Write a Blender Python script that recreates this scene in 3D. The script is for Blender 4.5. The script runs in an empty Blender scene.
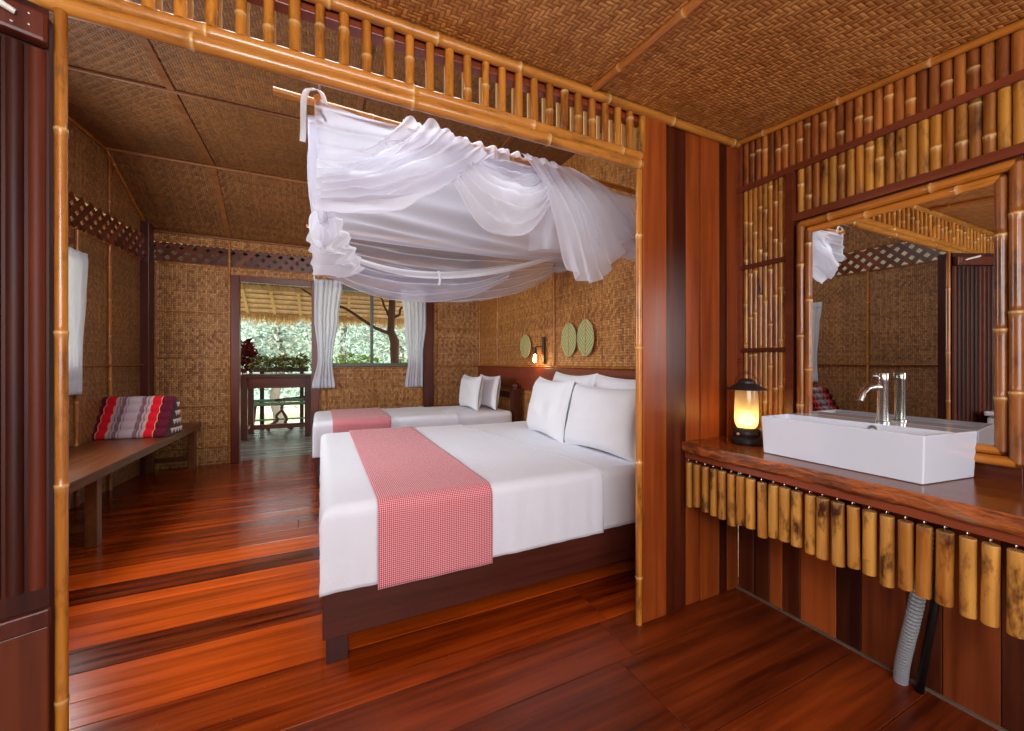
import bpy, math, random
from math import sin, cos, pi, radians, sqrt, exp
from mathutils import Vector, Matrix, noise
rnd = random.Random(7)
SC = bpy.context.scene
COL = SC.collection

# ------------------------------------------------------------------ materials
def rgb(h):
    h = h.lstrip('#')
    def l(c):
        c /= 255
        return c/12.92 if c <= .04045 else ((c+.055)/1.055)**2.4
    return tuple(l(int(h[i:i+2], 16)) for i in (0, 2, 4)) + (1,)

class NT:
    def __init__(s, name):
        s.m = bpy.data.materials.new(name); s.m.use_nodes = True
        s.t = s.m.node_tree; s.t.nodes.clear()
        s.out = s.n('ShaderNodeOutputMaterial')
    def n(s, t, **k):
        x = s.t.nodes.new(t)
        for a, b in k.items(): setattr(x, a, b)
        return x
    def l(s, a, b): s.t.links.new(a, b)
    def set(s, sock, v):
        if isinstance(v, bpy.types.NodeSocket): s.l(v, sock)
        else: sock.default_value = v
    def math(s, op, a, b=0.0, c=None):
        x = s.n('ShaderNodeMath', operation=op)
        s.set(x.inputs[0], a); s.set(x.inputs[1], b)
        if c is not None: s.set(x.inputs[2], c)
        return x.outputs[0]
    def mix(s, f, a, b, mode='MIX'):
        x = s.n('ShaderNodeMix', data_type='RGBA', blend_type=mode)
        s.set(x.inputs[0], f); s.set(x.inputs[6], a); s.set(x.inputs[7], b)
        return x.outputs[2]
    def ramp(s, f, stops, interp='LINEAR'):
        x = s.n('ShaderNodeValToRGB'); e = x.color_ramp.elements; x.color_ramp.interpolation = interp
        while len(e) > 1: e.remove(e[-1])
        e[0].position = stops[0][0]; e[0].color = stops[0][1]
        for p, c in stops[1:]:
            q = e.new(p); q.color = c
        s.set(x.inputs[0], f); return x.outputs[0]
    def noise(s, vec, scale, detail=3, rough=.55, w=None):
        x = s.n('ShaderNodeTexNoise')
        if w is not None:
            x.noise_dimensions = '4D'; s.set(x.inputs['W'], w)
        s.l(vec, x.inputs['Vector']); x.inputs['Scale'].default_value = scale
        x.inputs['Detail'].default_value = detail; x.inputs['Roughness'].default_value = rough
        return x.outputs[0]
    def obj(s, sc=(1, 1, 1)):
        c = s.n('ShaderNodeTexCoord'); m = s.n('ShaderNodeMapping')
        s.l(c.outputs['Object'], m.inputs[0]); m.inputs['Scale'].default_value = sc
        return m.outputs[0]
    def uv(s, sc=(1, 1, 1)):
        c = s.n('ShaderNodeTexCoord'); m = s.n('ShaderNodeMapping')
        s.l(c.outputs['UV'], m.inputs[0]); m.inputs['Scale'].default_value = sc
        return m.outputs[0]
    def tint(s):
        a = s.n('ShaderNodeAttribute'); a.attribute_name = 'tint'
        x = s.n('ShaderNodeSeparateColor'); s.l(a.outputs['Color'], x.inputs[0])
        return x.outputs[0], x.outputs[1], x.outputs[2], a.outputs['Alpha']
    def bsdf(s, col, rough=.5, bump=None, bstr=.3, bdist=.003, metal=0, spec=.5, coat=0, **k):
        b = s.n('ShaderNodeBsdfPrincipled')
        s.set(b.inputs['Base Color'], col); s.set(b.inputs['Roughness'], rough)
        b.inputs['Metallic'].default_value = metal; b.inputs['Specular IOR Level'].default_value = spec
        b.inputs['Coat Weight'].default_value = coat; b.inputs['Coat Roughness'].default_value = .12
        for a, v in k.items(): s.set(b.inputs[a.replace('_', ' ')], v)
        if bump is not None:
            u = s.n('ShaderNodeBump'); u.inputs['Strength'].default_value = bstr; u.inputs['Distance'].default_value = bdist
            s.l(bump, u.inputs['Height']); s.l(u.outputs[0], b.inputs['Normal'])
        s.l(b.outputs[0], s.out.inputs[0]); return b

def m_wood(name, dark, light, rough=.35, axis=0, sc=6, coat=0, spots=True, var=.55, spec=.5, wear=None):
    n = NT(name); r, g, b, a = n.tint()
    s = [sc*4, sc*4, sc*4]; s[axis] = sc*.22
    v = n.obj(tuple(s)); w = n.math('MULTIPLY', b, 37.0)
    g1 = n.noise(v, 1.0, 4, .6, w)
    s2 = [sc*14, sc*14, sc*14]; s2[axis] = sc*.35
    g2 = n.noise(n.obj(tuple(s2)), 1.0, 2, .5, w)
    f = n.math('ADD', n.math('MULTIPLY', n.math('SUBTRACT', g1, .5), 1.5), n.math('MULTIPLY', n.math('SUBTRACT', g2, .5), .5))
    f = n.math('ADD', f, g)
    c = n.mix(n.math('MINIMUM', n.math('MAXIMUM', f, 0.0), 1.0), rgb(dark), rgb(light))
    br = n.math('ADD', n.math('MULTIPLY', r, 2*var), 1-var)
    big = n.noise(n.obj((1.5, 1.5, 1.5)), 1.0, 4, .65)
    br = n.math('MULTIPLY', br, n.math('ADD', n.math('MULTIPLY', big, .7), .65))
    hs = n.n('ShaderNodeHueSaturation'); n.l(c, hs.inputs['Color']); n.l(br, hs.inputs['Value'])
    col = hs.outputs[0]
    if wear:
        wf = n.ramp(n.noise(n.obj((60, 60, 60)), 1.0, 3, .7), [(.66, (0, 0, 0, 1)), (.74, (1, 1, 1, 1))])
        col = n.mix(n.math('MULTIPLY', wf, .35), col, rgb(wear))
    ro = n.math('ADD', n.math('MULTIPLY', g1, .3), rough-.12)
    n.bsdf(col, ro, g2, .12, .002, coat=coat, spec=spec)
    return n.m

def m_bamboo(name, dark, light, rough=.3, var=.4, spot=.5, axis=2, ringdark=.55):
    n = NT(name); r, g, b, a = n.tint(); w = n.math('MULTIPLY', b, 53.0)
    s = [45, 45, 45]; s[axis] = 3
    g1 = n.noise(n.obj(tuple(s)), 1.0, 3, .6, w)
    s2 = [18, 18, 18]; s2[axis] = 7
    g2 = n.noise(n.obj(tuple(s2)), 1.0, 4, .7, w)
    f = n.math('ADD', n.math('MULTIPLY', n.math('SUBTRACT', g1, .5), 1.9), g)
    f = n.math('MINIMUM', n.math('MAXIMUM', f, 0.0), 1.0)
    c = n.mix(f, rgb(dark), rgb(light))
    sp = n.ramp(g2, [(.52, (0, 0, 0, 1)), (.70, (1, 1, 1, 1))])
    c = n.mix(n.math('MINIMUM', n.math('MULTIPLY', sp, spot), 1.0), c, rgb('#3a1405'))
    # joint rings: pale ridge beside a dark line
    c = n.mix(n.math('MULTIPLY', a, ringdark), c, rgb('#e0b878'))
    br = n.math('ADD', n.math('MULTIPLY', r, 2*var), 1-var)
    hs = n.n('ShaderNodeHueSaturation'); n.l(c, hs.inputs['Color']); n.l(br, hs.inputs['Value'])
    n.bsdf(hs.outputs[0], rough, g1, .15, .002, coat=.25)
    return n.m

def m_weave(name, ax, w, c1, c2, c3, rough=.42, bstr=.7, rot=0, dirt=.5):
    """twilled split-bamboo matting: strips w metres wide going over two, under two"""
    n = NT(name)
    co = n.n('ShaderNodeTexCoord'); mp = n.n('ShaderNodeMapping'); n.l(co.outputs['Object'], mp.inputs[0])
    se = n.n('ShaderNodeSeparateXYZ'); n.l(mp.outputs[0], se.inputs[0])
    P = {'x': se.outputs[0], 'y': se.outputs[1], 'z': se.outputs[2]}
    a, b = P[ax[0]], P[ax[1]]
    a = n.math('ADD', a, 50.0); b = n.math('ADD', b, 50.0)
    wob = n.noise(mp.outputs[0], 9.0, 2)
    a = n.math('ADD', a, n.math('MULTIPLY', n.math('SUBTRACT', wob, .5), w*.5))
    u = n.math('DIVIDE', a, w); v = n.math('DIVIDE', b, w)
    iu = n.math('FLOOR', u); iv = n.math('FLOOR', v)
    fu = n.math('SUBTRACT', u, iu); fv = n.math('SUBTRACT', v, iv)
    s = n.math('ADD', iu, iv)
    m4 = n.math('FLOORED_MODULO', s, 4.0)
    hor = n.math('LESS_THAN', m4, 1.5)
    # height profile across the strip on top and along its float
    def prof(f):
        d = n.math('ABSOLUTE', n.math('SUBTRACT', f, .5))
        return n.math('SUBTRACT', 1.0, n.math('POWER', n.math('MULTIPLY', d, 2.0), 3.0))
    pu, pv = prof(fu), prof(fv)
    mxv = n.n('ShaderNodeMix', data_type='FLOAT'); n.l(hor, mxv.inputs[0]); n.l(pu, mxv.inputs[2]); n.l(pv, mxv.inputs[3])
    h1 = mxv.outputs[0]
    ph = n.math('DIVIDE', n.math('ADD', n.math('FLOORED_MODULO', m4, 2.0), .0), 1.0)
    fl = n.n('ShaderNodeMix', data_type='FLOAT'); n.l(hor, fl.inputs[0]); n.l(fv, fl.inputs[2]); n.l(fu, fl.inputs[3])
    along = n.math('DIVIDE', n.math('ADD', ph, fl.outputs[0]), 2.0)
    pa = prof(along)
    h = n.math('MULTIPLY', h1, n.math('ADD', n.math('MULTIPLY', pa, .7), .3))
    # per strip colour
    def cell(i, off):
        c = n.n('ShaderNodeCombineXYZ'); n.l(i, c.inputs[0]); c.inputs[1].default_value = off
        w_ = n.n('ShaderNodeTexWhiteNoise', noise_dimensions='2D'); n.l(c.outputs[0], w_.inputs[0]); return w_.outputs[0]
    cc = n.n('ShaderNodeCombineXYZ'); n.l(iu, cc.inputs[0]); n.l(n.math('FLOOR', n.math('DIVIDE', iv, 2.0)), cc.inputs[1])
    wn = n.n('ShaderNodeTexWhiteNoise', noise_dimensions='2D'); n.l(cc.outputs[0], wn.inputs[0])
    sv = n.n('ShaderNodeMix', data_type='FLOAT'); n.l(hor, sv.inputs[0]); n.l(cell(iu, 3.0), sv.inputs[2]); n.l(cell(iv, 8.0), sv.inputs[3])
    f = n.math('ADD', n.math('MULTIPLY', sv.outputs[0], .6), n.math('SUBTRACT', n.math('MULTIPLY', wn.outputs[0], .7), .15))
    col = n.mix(f, rgb(c1), rgb(c2))
    gap = n.ramp(h, [(.05, (0, 0, 0, 1)), (.45, (1, 1, 1, 1))])
    col = n.mix(gap, rgb(c3), col)
    big = n.noise(mp.outputs[0], 1.3, 5, .65)
    hs = n.n('ShaderNodeHueSaturation'); n.l(col, hs.inputs['Color'])
    n.l(n.math('ADD', n.math('MULTIPLY', big, dirt*1.6), 1-dirt*.8), hs.inputs['Value'])
    n.bsdf(hs.outputs[0], rough, h, bstr, w*.22)
    return n.m

def m_plain(name, col, rough=.5, metal=0, spec=.5, bump=None, bs=.2, bd=.003, nscale=40, coat=0, var=0, **k):
    n = NT(name); c = rgb(col) if isinstance(col, str) else col
    nz = n.noise(n.obj(), nscale, 3)
    if var:
        hs = n.n('ShaderNodeHueSaturation'); hs.inputs['Color'].default_value = c
        n.l(n.math('ADD', n.math('MULTIPLY', nz, var*2), 1-var), hs.inputs['Value']); c = hs.outputs[0]
    n.bsdf(c, rough, nz if bump else None, bs, bd, metal, spec, coat, **k)
    return n.m

M = {}
M['weave_xz'] = m_weave('woven_matting_front', 'xz', .020, '#cc9658', '#865024', '#44230a', .33, 1.0)
M['weave_yz'] = m_weave('woven_matting_side', 'yz', .016, '#b07c48', '#744822', '#3a1e0a', .45, .9)
M['weave_head'] = m_weave('woven_matting_head', 'yz', .021, '#d89852', '#98581f', '#55290b', .38, 1.0)
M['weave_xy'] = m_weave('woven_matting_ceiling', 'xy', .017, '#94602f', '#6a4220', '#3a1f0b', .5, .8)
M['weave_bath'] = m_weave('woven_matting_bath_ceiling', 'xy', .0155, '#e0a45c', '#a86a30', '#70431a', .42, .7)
M['floor'] = m_wood('lacquered_floor', '#521204', '#cc5412', .17, 0, 5, coat=.0, var=.75, spec=.5, wear='#c07848')
M['floor_old'] = m_wood('worn_floor', '#481505', '#a84614', .32, 0, 5, var=.7, spec=.4, wear='#a06038')
M['plank_v'] = m_wood('varnished_plank', '#4c1605', '#a24c18', .36, 2, 4, var=.7)
M['plank_lo'] = m_wood('lower_plank', '#461608', '#9a4a1c', .38, 2, 4, var=.7)
M['redwood'] = m_wood('dark_red_wood_v', '#381008', '#6a2a16', .32, 2, 5, var=.4)
M['redwood_x'] = m_wood('dark_red_wood_x', '#3c1409', '#78341c', .32, 0, 5, var=.4)
M['redwood_y'] = m_wood('dark_red_wood_y', '#431609', '#7c3a20', .3, 1, 5, var=.4)
M['headboard_board'] = m_wood('rail_board', '#5a2010', '#8a3c20', .35, 1, 5, var=.4)
M['door_dark'] = m_wood('weathered_door_wood', '#260a06', '#64280f', .48, 2, 6, var=.5, wear='#1a0e0a', spec=.25)
M['bench'] = m_wood('bench_wood', '#46230f', '#7e4826', .3, 1, 5, var=.4)
M['bed'] = m_wood('bed_wood_x', '#341109', '#5a2618', .4, 0, 6, var=.4, wear='#7a4a38')
M['bed_v'] = m_wood('bed_wood_v', '#301009', '#542216', .4, 2, 6, var=.4)
M['bamboo'] = m_bamboo('bamboo_upright', '#7a3c0c', '#c07a2a', axis=2, spot=.8)
M['bamboo_x'] = m_bamboo('bamboo_across', '#84480f', '#c07e34', axis=0, spot=.6)
M['bamboo_y'] = m_bamboo('bamboo_deep', '#8a4810', '#c47a2c', axis=1, spot=.35)
M['clad_hi'] = m_bamboo('split_bamboo_red', '#70340f', '#b0682a', axis=2, spot=.9)
M['clad_lo'] = m_bamboo('split_bamboo_gold', '#7a3c0e', '#c0822f', axis=2, spot=1.0)
M['frame_bam'] = m_bamboo('varnished_bamboo', '#6a320e', '#a86628', axis=2, spot=.9, rough=.3)
M['tube'] = m_bamboo('hanging_bamboo', '#8a4a14', '#c08a3e', axis=2, spot=1.4, rough=.3, var=.3)
M['cut'] = m_plain('cut_bamboo_end', '#7c5630', .7)
M['lath'] = m_plain('pale_lath', '#c99a5c', .5, var=.2)
M['curtain'] = None
M['chrome'] = m_plain('brushed_steel', '#b8b6b2', .22, metal=1)
M['ceramic'] = m_plain('white_ceramic', '#d4dae8', .12, coat=.5)
M['black'] = m_plain('dark_lantern_metal', '#35302f', .45, metal=.4)
M['blackpipe'] = m_plain('black_plastic', '#141414', .4)
M['grey'] = m_plain('grey_plastic_hose', '#8c9093', .4)
M['steel_dark'] = m_plain('dark_iron', '#4a463e', .5, metal=.6)
M['rope'] = m_plain('cord', '#cbb389', .8)
M['white_pl'] = m_plain('white_plastic', '#d8d4cc', .4)
M['leaf_far'] = None

def m_fabric(name, col, rough=.85, nscale=250, bs=.1, wr=.0, sheen=.2):
    n = NT(name); fine = n.noise(n.obj(), nscale, 2)
    big = n.noise(n.obj((3, 3, 3)), 2.2, 4, .6)
    h = n.math('ADD', n.math('MULTIPLY', fine, .12), n.math('MULTIPLY', big, wr))
    n.bsdf(rgb(col), rough, h, bs, .02, Sheen_Weight=sheen)
    return n.m
M['sheet'] = m_fabric('white_cotton_sheet', '#e6e9f4', wr=1.0, bs=.35)
M['pillow'] = m_fabric('white_pillowcase', '#ebedf4', wr=1.0, bs=.3)
M['mattress'] = m_fabric('mattress_cloth', '#d4d4d8')

def m_gauze(name, col, alpha, scale=0, trans=.5):
    n = NT(name)
    d = n.n('ShaderNodeBsdfDiffuse'); d.inputs[0].default_value = rgb(col)
    t = n.n('ShaderNodeBsdfTranslucent'); t.inputs[0].default_value = rgb(col)
    m1 = n.n('ShaderNodeMixShader'); m1.inputs[0].default_value = trans
    n.l(d.outputs[0], m1.inputs[1]); n.l(t.outputs[0], m1.inputs[2])
    if alpha < 1:
        tr = n.n('ShaderNodeBsdfTransparent')
        lw = n.n('ShaderNodeLayerWeight'); lw.inputs[0].default_value = .35
        r, g, b, a = n.tint()
        # woven threads close up when the cloth is seen edge-on
        al = n.math('MULTIPLY', n.math('ADD', alpha, n.math('MULTIPLY', lw.outputs['Facing'], 1-alpha)), 1.0)
        m2 = n.n('ShaderNodeMixShader'); n.l(al, m2.inputs[0]); n.l(tr.outputs[0], m2.inputs[1]); n.l(m1.outputs[0], m2.inputs[2])
        n.l(m2.outputs[0], n.out.inputs[0])
    else: n.l(m1.outputs[0], n.out.inputs[0])
    return n.m
M['gauze'] = m_gauze('mosquito_gauze', '#e4e4f2', .36)
M['gauze2'] = m_gauze('gathered_gauze', '#f4f4fc', .62)
M['hem'] = m_gauze('net_hem_cloth', '#f4f4f8', .95)
M['curtain'] = m_gauze('white_curtain_cloth', '#f2f4fa', .9, trans=.55)

def m_gingham():
    n = NT('red_white_check'); uv = n.uv()
    s = n.n('ShaderNodeSeparateXYZ'); n.l(uv, s.inputs[0])
    def st(o, w):
        return n.math('LESS_THAN', n.math('FRACT', n.math('DIVIDE', o, w)), .55)
    a = st(s.outputs[0], .0078); b = st(s.outputs[1], .0078)
    f = n.math('MULTIPLY', n.math('ADD', a, b), .5)
    c = n.ramp(f, [(0, rgb('#f0d2d6')), (.5, rgb('#d4707c')), (1, rgb('#b83246'))])
    n.bsdf(c, .85, n.noise(uv, 300, 2), .2, .003, Sheen_Weight=.2)
    return n.m
M['gingham'] = m_gingham()

def m_cushion():
    n = NT('thai_cushion_bands'); s = n.n('ShaderNodeSeparateXYZ'); c = n.n('ShaderNodeTexCoord'); n.l(c.outputs['Object'], s.inputs[0])
    x = n.math('ADD', n.math('DIVIDE', s.outputs[0], .59), .5)
    MR, RD, GR, YL, DG = rgb('#5a1a2c'), rgb('#d01a2c'), rgb('#a8949a'), rgb('#d8b070'), rgb('#7a3048')
    col = n.ramp(x, [(0, MR), (.15, YL), (.158, RD), (.272, YL), (.28, GR), (.31, DG), (.325, GR), (.345, MR), (.395, GR),
                     (.42, DG), (.43, GR), (.59, DG), (.605, MR), (.65, GR), (.67, DG), (.69, GR), (.72, YL), (.728, RD), (.842, YL), (.85, MR)], 'CONSTANT')
    ck = n.n('ShaderNodeTexChecker'); n.l(n.obj(), ck.inputs[0]); ck.inputs['Scale'].default_value = 110
    isg = n.math('MULTIPLY', n.math('GREATER_THAN', x, .28), n.math('LESS_THAN', x, .72))
    col = n.mix(n.math('MULTIPLY', n.math('MULTIPLY', isg, ck.outputs[1]), .45), col, rgb('#c8b8bc'))
    n.bsdf(col, .95, n.noise(n.obj(), 200, 2), .2, .003, spec=.1)
    return n.m
M['cushion'] = m_cushion()
M['maroon'] = m_fabric('maroon_cotton', '#4c1828')
M['cream'] = m_fabric('pale_triangle_cloth', '#d8ccc8')

def m_fan():
    n = NT('green_woven_fan'); s = n.n('ShaderNodeSeparateXYZ'); c = n.n('ShaderNodeTexCoord'); n.l(c.outputs['Object'], s.inputs[0])
    ay = n.math('ABSOLUTE', s.outputs[1]); az = n.math('ABSOLUTE', s.outputs[2])
    f = n.math('FRACT', n.math('MULTIPLY', n.math('ADD', ay, az), 28.0))
    ck = n.n('ShaderNodeTexChecker'); n.l(n.obj(), ck.inputs[0]); ck.inputs['Scale'].default_value = 90
    col = n.mix(n.math('LESS_THAN', f, .45), rgb('#b4b878'), rgb('#6a7c40'))
    col = n.mix(n.math('MULTIPLY', ck.outputs[1], .4), col, rgb('#d8d0a0'))
    n.bsdf(col, .6, ck.outputs[1], .3, .002); return n.m
M['fan'] = m_fan()

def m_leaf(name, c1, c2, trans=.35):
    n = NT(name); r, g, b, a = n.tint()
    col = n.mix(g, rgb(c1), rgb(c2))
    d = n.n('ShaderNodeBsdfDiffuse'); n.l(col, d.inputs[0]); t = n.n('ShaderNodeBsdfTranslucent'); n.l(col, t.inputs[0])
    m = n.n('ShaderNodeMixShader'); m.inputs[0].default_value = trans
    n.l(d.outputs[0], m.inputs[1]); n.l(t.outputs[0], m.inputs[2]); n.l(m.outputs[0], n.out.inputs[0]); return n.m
M['leaf_far'] = m_leaf('hazy_foliage', '#84968c', '#ccd2c8')  # pale leaf colours have the distance haze painted in
M['leaf_near'] = m_leaf('shrub_foliage', '#4c6c2c', '#a8c060')
M['leaf_olive'] = m_leaf('dusky_foliage', '#4a4a26', '#9a9a58')
M['leaf_red'] = m_leaf('red_foliage', '#4a1418', '#8c3a34')
M['thatch'] = m_wood('thatch', '#b8885a', '#f4cc98', .9, 1, 6, var=.4)
M['thatch_dark'] = m_wood('dark_thatch', '#2c1c10', '#5a4028', .9, 1, 6, var=.4)  # dark brown thatch for the roof underside
M['straw'] = m_leaf('straw_fringe', '#b88c50', '#eccb90', .4)
M['batten'] = m_wood('pale_batten', '#8a6838', '#d0a868', .7, 0, 5, var=.3)
M['bark'] = m_wood('bark', '#3a2012', '#6a4226', .8, 2, 6, var=.4)
M['bark_far'] = m_wood('grey_bark', '#6a6258', '#948a7c', .9, 2, 6, var=.3)
M['ground'] = m_plain('sunny_ground', '#ddd8b0', .95, nscale=3, var=.3)
M['deck'] = m_wood('deck_boards', '#5a5448', '#9a9484', .22, 0, 4, var=.4)
M['green_bam'] = m_bamboo('green_bamboo', '#4c6a4c', '#86a884', axis=0, spot=.1)
M['soil'] = m_plain('planter', '#4a3a28', .9)
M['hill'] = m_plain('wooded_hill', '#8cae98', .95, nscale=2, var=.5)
n = NT('glass_chimney')
tl = n.n('ShaderNodeBsdfTranslucent'); tl.inputs[0].default_value = rgb('#fff0cc')
tr = n.n('ShaderNodeBsdfTransparent'); tr.inputs[0].default_value = rgb('#fff2d8')
gl = n.n('ShaderNodeBsdfGlossy'); gl.inputs['Roughness'].default_value = .1
a1 = n.n('ShaderNodeMixShader'); a1.inputs[0].default_value = .25; n.l(tl.outputs[0], a1.inputs[1]); n.l(tr.outputs[0], a1.inputs[2])
a2 = n.n('ShaderNodeMixShader'); a2.inputs[0].default_value = .06; n.l(a1.outputs[0], a2.inputs[1]); n.l(gl.outputs[0], a2.inputs[2]); n.l(a2.outputs[0], n.out.inputs[0])
M['frost'] = n.m
def m_emit(name, col, st):
    n = NT(name); e = n.n('ShaderNodeEmission'); e.inputs[0].default_value = col; e.inputs[1].default_value = st
    n.l(e.outputs[0], n.out.inputs[0]); return n.m
M['flame'] = m_emit('lamp_glow', (1, .62, .22, 1), 9)
M['bulb'] = m_emit('bulb_glow', (1, .6, .25, 1), 40)
n = NT('mirror_glass'); g = n.n('ShaderNodeBsdfGlossy'); g.inputs['Color'].default_value = (.72, .74, .72, 1); g.inputs['Roughness'].default_value = .0
n.l(g.outputs[0], n.out.inputs[0]); M['mirror'] = n.m
n = NT('live_edge'); 
g1 = n.noise(n.obj((30, 5, 30)), 1.0, 5, .7); g2 = n.noise(n.obj((60, 14, 60)), 1.0, 4, .7)
c = n.ramp(g1, [(.3, rgb('#3c1a0c')), (.48, rgb('#7a3a16')), (.6, rgb('#b0602a')), (.75, rgb('#8a7060'))])
n.bsdf(c, .42, g2, .8, .01, coat=.2); M['live'] = n.m
M['slab'] = m_wood('varnished_slab', '#4c1f0b', '#96501e', .16, 1, 4, var=.3)

# ------------------------------------------------------------------ mesh builder
def T(r=None, g=None, a=0.0):
    return (rnd.random() if r is None else r, rnd.random() if g is None else g, rnd.random(), a)

class MB:
    def __init__(s): s.v = []; s.f = []; s.t = []; s.uvs = None
    def add(s, vs, fs, t=None, ta=None):
        o = len(s.v); t = t or T(.5, .5)
        s.v += [tuple(v) for v in vs]; s.f += [tuple(i+o for i in f) for f in fs]
        s.t += ta if ta else [t]*len(vs)
        return s
    def box(s, x0, x1, y0, y1, z0, z1, t=None, M_=None):
        vs = [Vector(p) for p in ((x0, y0, z0), (x1, y0, z0), (x1, y1, z0), (x0, y1, z0), (x0, y0, z1), (x1, y0, z1), (x1, y1, z1), (x0, y1, z1))]
        if M_: vs = [M_ @ v for v in vs]
        return s.add(vs, [(0, 3, 2, 1), (4, 5, 6, 7), (0, 1, 5, 4), (1, 2, 6, 5), (2, 3, 7, 6), (3, 0, 4, 7)], t)
    def bar(s, p0, p1, w, d, t=None, up=(0, 0, 1)):
        p0, p1 = Vector(p0), Vector(p1); z = (p1-p0); L = z.length; z.normalize()
        u = Vector(up)
        if abs(z.dot(u)) > .99: u = Vector((1, 0, 0))
        x = u.cross(z).normalized(); y = z.cross(x)
        Mx = Matrix((x, y, z)).transposed().to_4x4(); Mx.translation = p0
        return s.box(-w/2, w/2, -d/2, d/2, 0, L, t, Mx)
    def tube(s, pts, rad, seg=10, t=None, cap=True, ta=None):
        pts = [Vector(p) for p in pts]; n = len(pts)
        if not hasattr(rad, '__len__'): rad = [rad]*n
        vs = []; x = None
        for i, p in enumerate(pts):
            d = (pts[min(i+1, n-1)]-pts[max(i-1, 0)]).normalized()
            if x is None:
                u = Vector((0, 0, 1)) if abs(d.z) < .9 else Vector((1, 0, 0)); x = u.cross(d).normalized()
            else:
                x = (x - d*x.dot(d)).normalized()
            y = d.cross(x)
            for k in range(seg):
                a = 2*pi*k/seg; vs.append(p + (x*cos(a)+y*sin(a))*rad[i])
        fs = []
        for i in range(n-1):
            for k in range(seg):
                k2 = (k+1) % seg
                fs.append((i*seg+k, i*seg+k2, (i+1)*seg+k2, (i+1)*seg+k))
        if cap: fs.append(tuple(range(seg-1, -1, -1))); fs.append(tuple((n-1)*seg+k for k in range(seg)))
        tt = t or T(.5, .5)
        tl = None
        if ta: tl = [(tt[0], tt[1], tt[2], ta[i]) for i in range(n) for _ in range(seg)]
        return s.add(vs, fs, tt, tl)
    def bamboo(s, p0, p1, r, t=None, step=.28, seg=12, bend=0.0, first=None, taper=0):
        p0, p1 = Vector(p0), Vector(p1); L = (p1-p0).length; d = (p1-p0)/L
        side = Vector((0, 0, 1)).cross(d) if abs(d.z) < .9 else Vector((1, 0, 0))
        k = (first if first is not None else rnd.uniform(.2, 1)*step); st = []
        st.append((0, 1, 0))
        while k < L-.01:
            for dz, m, a in ((-.02, 1.0, 0), (-.006, 1.06, .3), (-.002, 1.13, 1), (.002, 1.13, 1), (.005, 1.0, .0), (.02, .99, 0)):
                q = k+dz
                if 0 < q < L and q > st[-1][0]: st.append((q, m, a))
            k += step*rnd.uniform(.8, 1.2)
        st.append((L, 1, 0))
        ph = rnd.uniform(0, 6)
        pts = [p0+d*q+side*bend*sin(q/L*pi*1.5+ph) for q, m, a in st]
        return s.tube(pts, [r*m*(1-taper*q/L) for q, m, a in st], seg, t or T(), True, [a for q, m, a in st])
    def lathe(s, prof, c=(0, 0, 0), seg=24, t=None, axis='z'):
        vs = []; c = Vector(c)
        for r, z in prof:
            for k in range(seg):
                a = 2*pi*k/seg
                p = Vector((r*cos(a), r*sin(a), z))
                if axis == 'x': p = Vector((p.z, p.x, p.y))
                if axis == 'y': p = Vector((p.x, p.z, p.y))
                vs.append(c+p)
        fs = []
        for i in range(len(prof)-1):
            for k in range(seg):
                k2 = (k+1) % seg; fs.append((i*seg+k, i*seg+k2, (i+1)*seg+k2, (i+1)*seg+k))
        if prof[0][0] > 1e-5: fs.append(tuple(range(seg-1, -1, -1)))
        if prof[-1][0] > 1e-5: fs.append(tuple((len(prof)-1)*seg+k for k in range(seg)))
        return s.add(vs, fs, t)
    def grid(s, fn, nu, nv, t=None, uvfn=None, close_u=False):
        vs = [fn(i/nu, j/nv) for j in range(nv+1) for i in range(nu+1)]
        fs = [(j*(nu+1)+i, j*(nu+1)+i+1, (j+1)*(nu+1)+i+1, (j+1)*(nu+1)+i) for j in range(nv) for i in range(nu)]
        if uvfn:
            if s.uvs is None: s.uvs = []
            s.uvs += [uvfn(i/nu, j/nv) for j in range(nv+1) for i in range(nu+1)]
        return s.add(vs, fs, t)
    def build(s, name, mat, parent=None, origin=None, smooth=False, bevel=0, sub=0, solid=0, auto=None, bseg=2):
        og = Vector((0, 0, 0))
        if parent is not None:
            q = parent
            while q.parent: q = q.parent
            og = Vector(q['_o']) if '_o' in q else Vector((0, 0, 0))
        elif origin is not None: og = Vector(origin)
        me = bpy.data.meshes.new(name)
        me.from_pydata([tuple(Vector(v)-og) for v in s.v], [], s.f)
        at = me.color_attributes.new('tint', 'FLOAT_COLOR', 'POINT')
        flat = [c for t in s.t for c in t]; at.data.foreach_set('color', flat)
        if s.uvs:
            ul = me.uv_layers.new(name='UVMap')
            for lp in me.loops: ul.data[lp.index].uv = s.uvs[lp.vertex_index]
        me.materials.append(M[mat] if isinstance(mat, str) else mat)
        if smooth or auto:
            me.polygons.foreach_set('use_smooth', [True]*len(me.polygons))
        me.validate(); me.update()
        if auto: me.set_sharp_from_angle(angle=radians(auto))
        o = bpy.data.objects.new(name, me); COL.objects.link(o)
        if parent is not None: o.parent = parent
        elif origin is not None: o.location = origin
        if bevel:
            b = o.modifiers.new('bevel', 'BEVEL'); b.width = bevel; b.segments = bseg; b.limit_method = 'ANGLE'; b.angle_limit = radians(40)
        if sub:
            b = o.modifiers.new('sub', 'SUBSURF'); b.levels = sub; b.render_levels = sub
        if solid:
            b = o.modifiers.new('solid', 'SOLIDIFY'); b.thickness = solid; b.offset = 0
        return o

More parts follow.
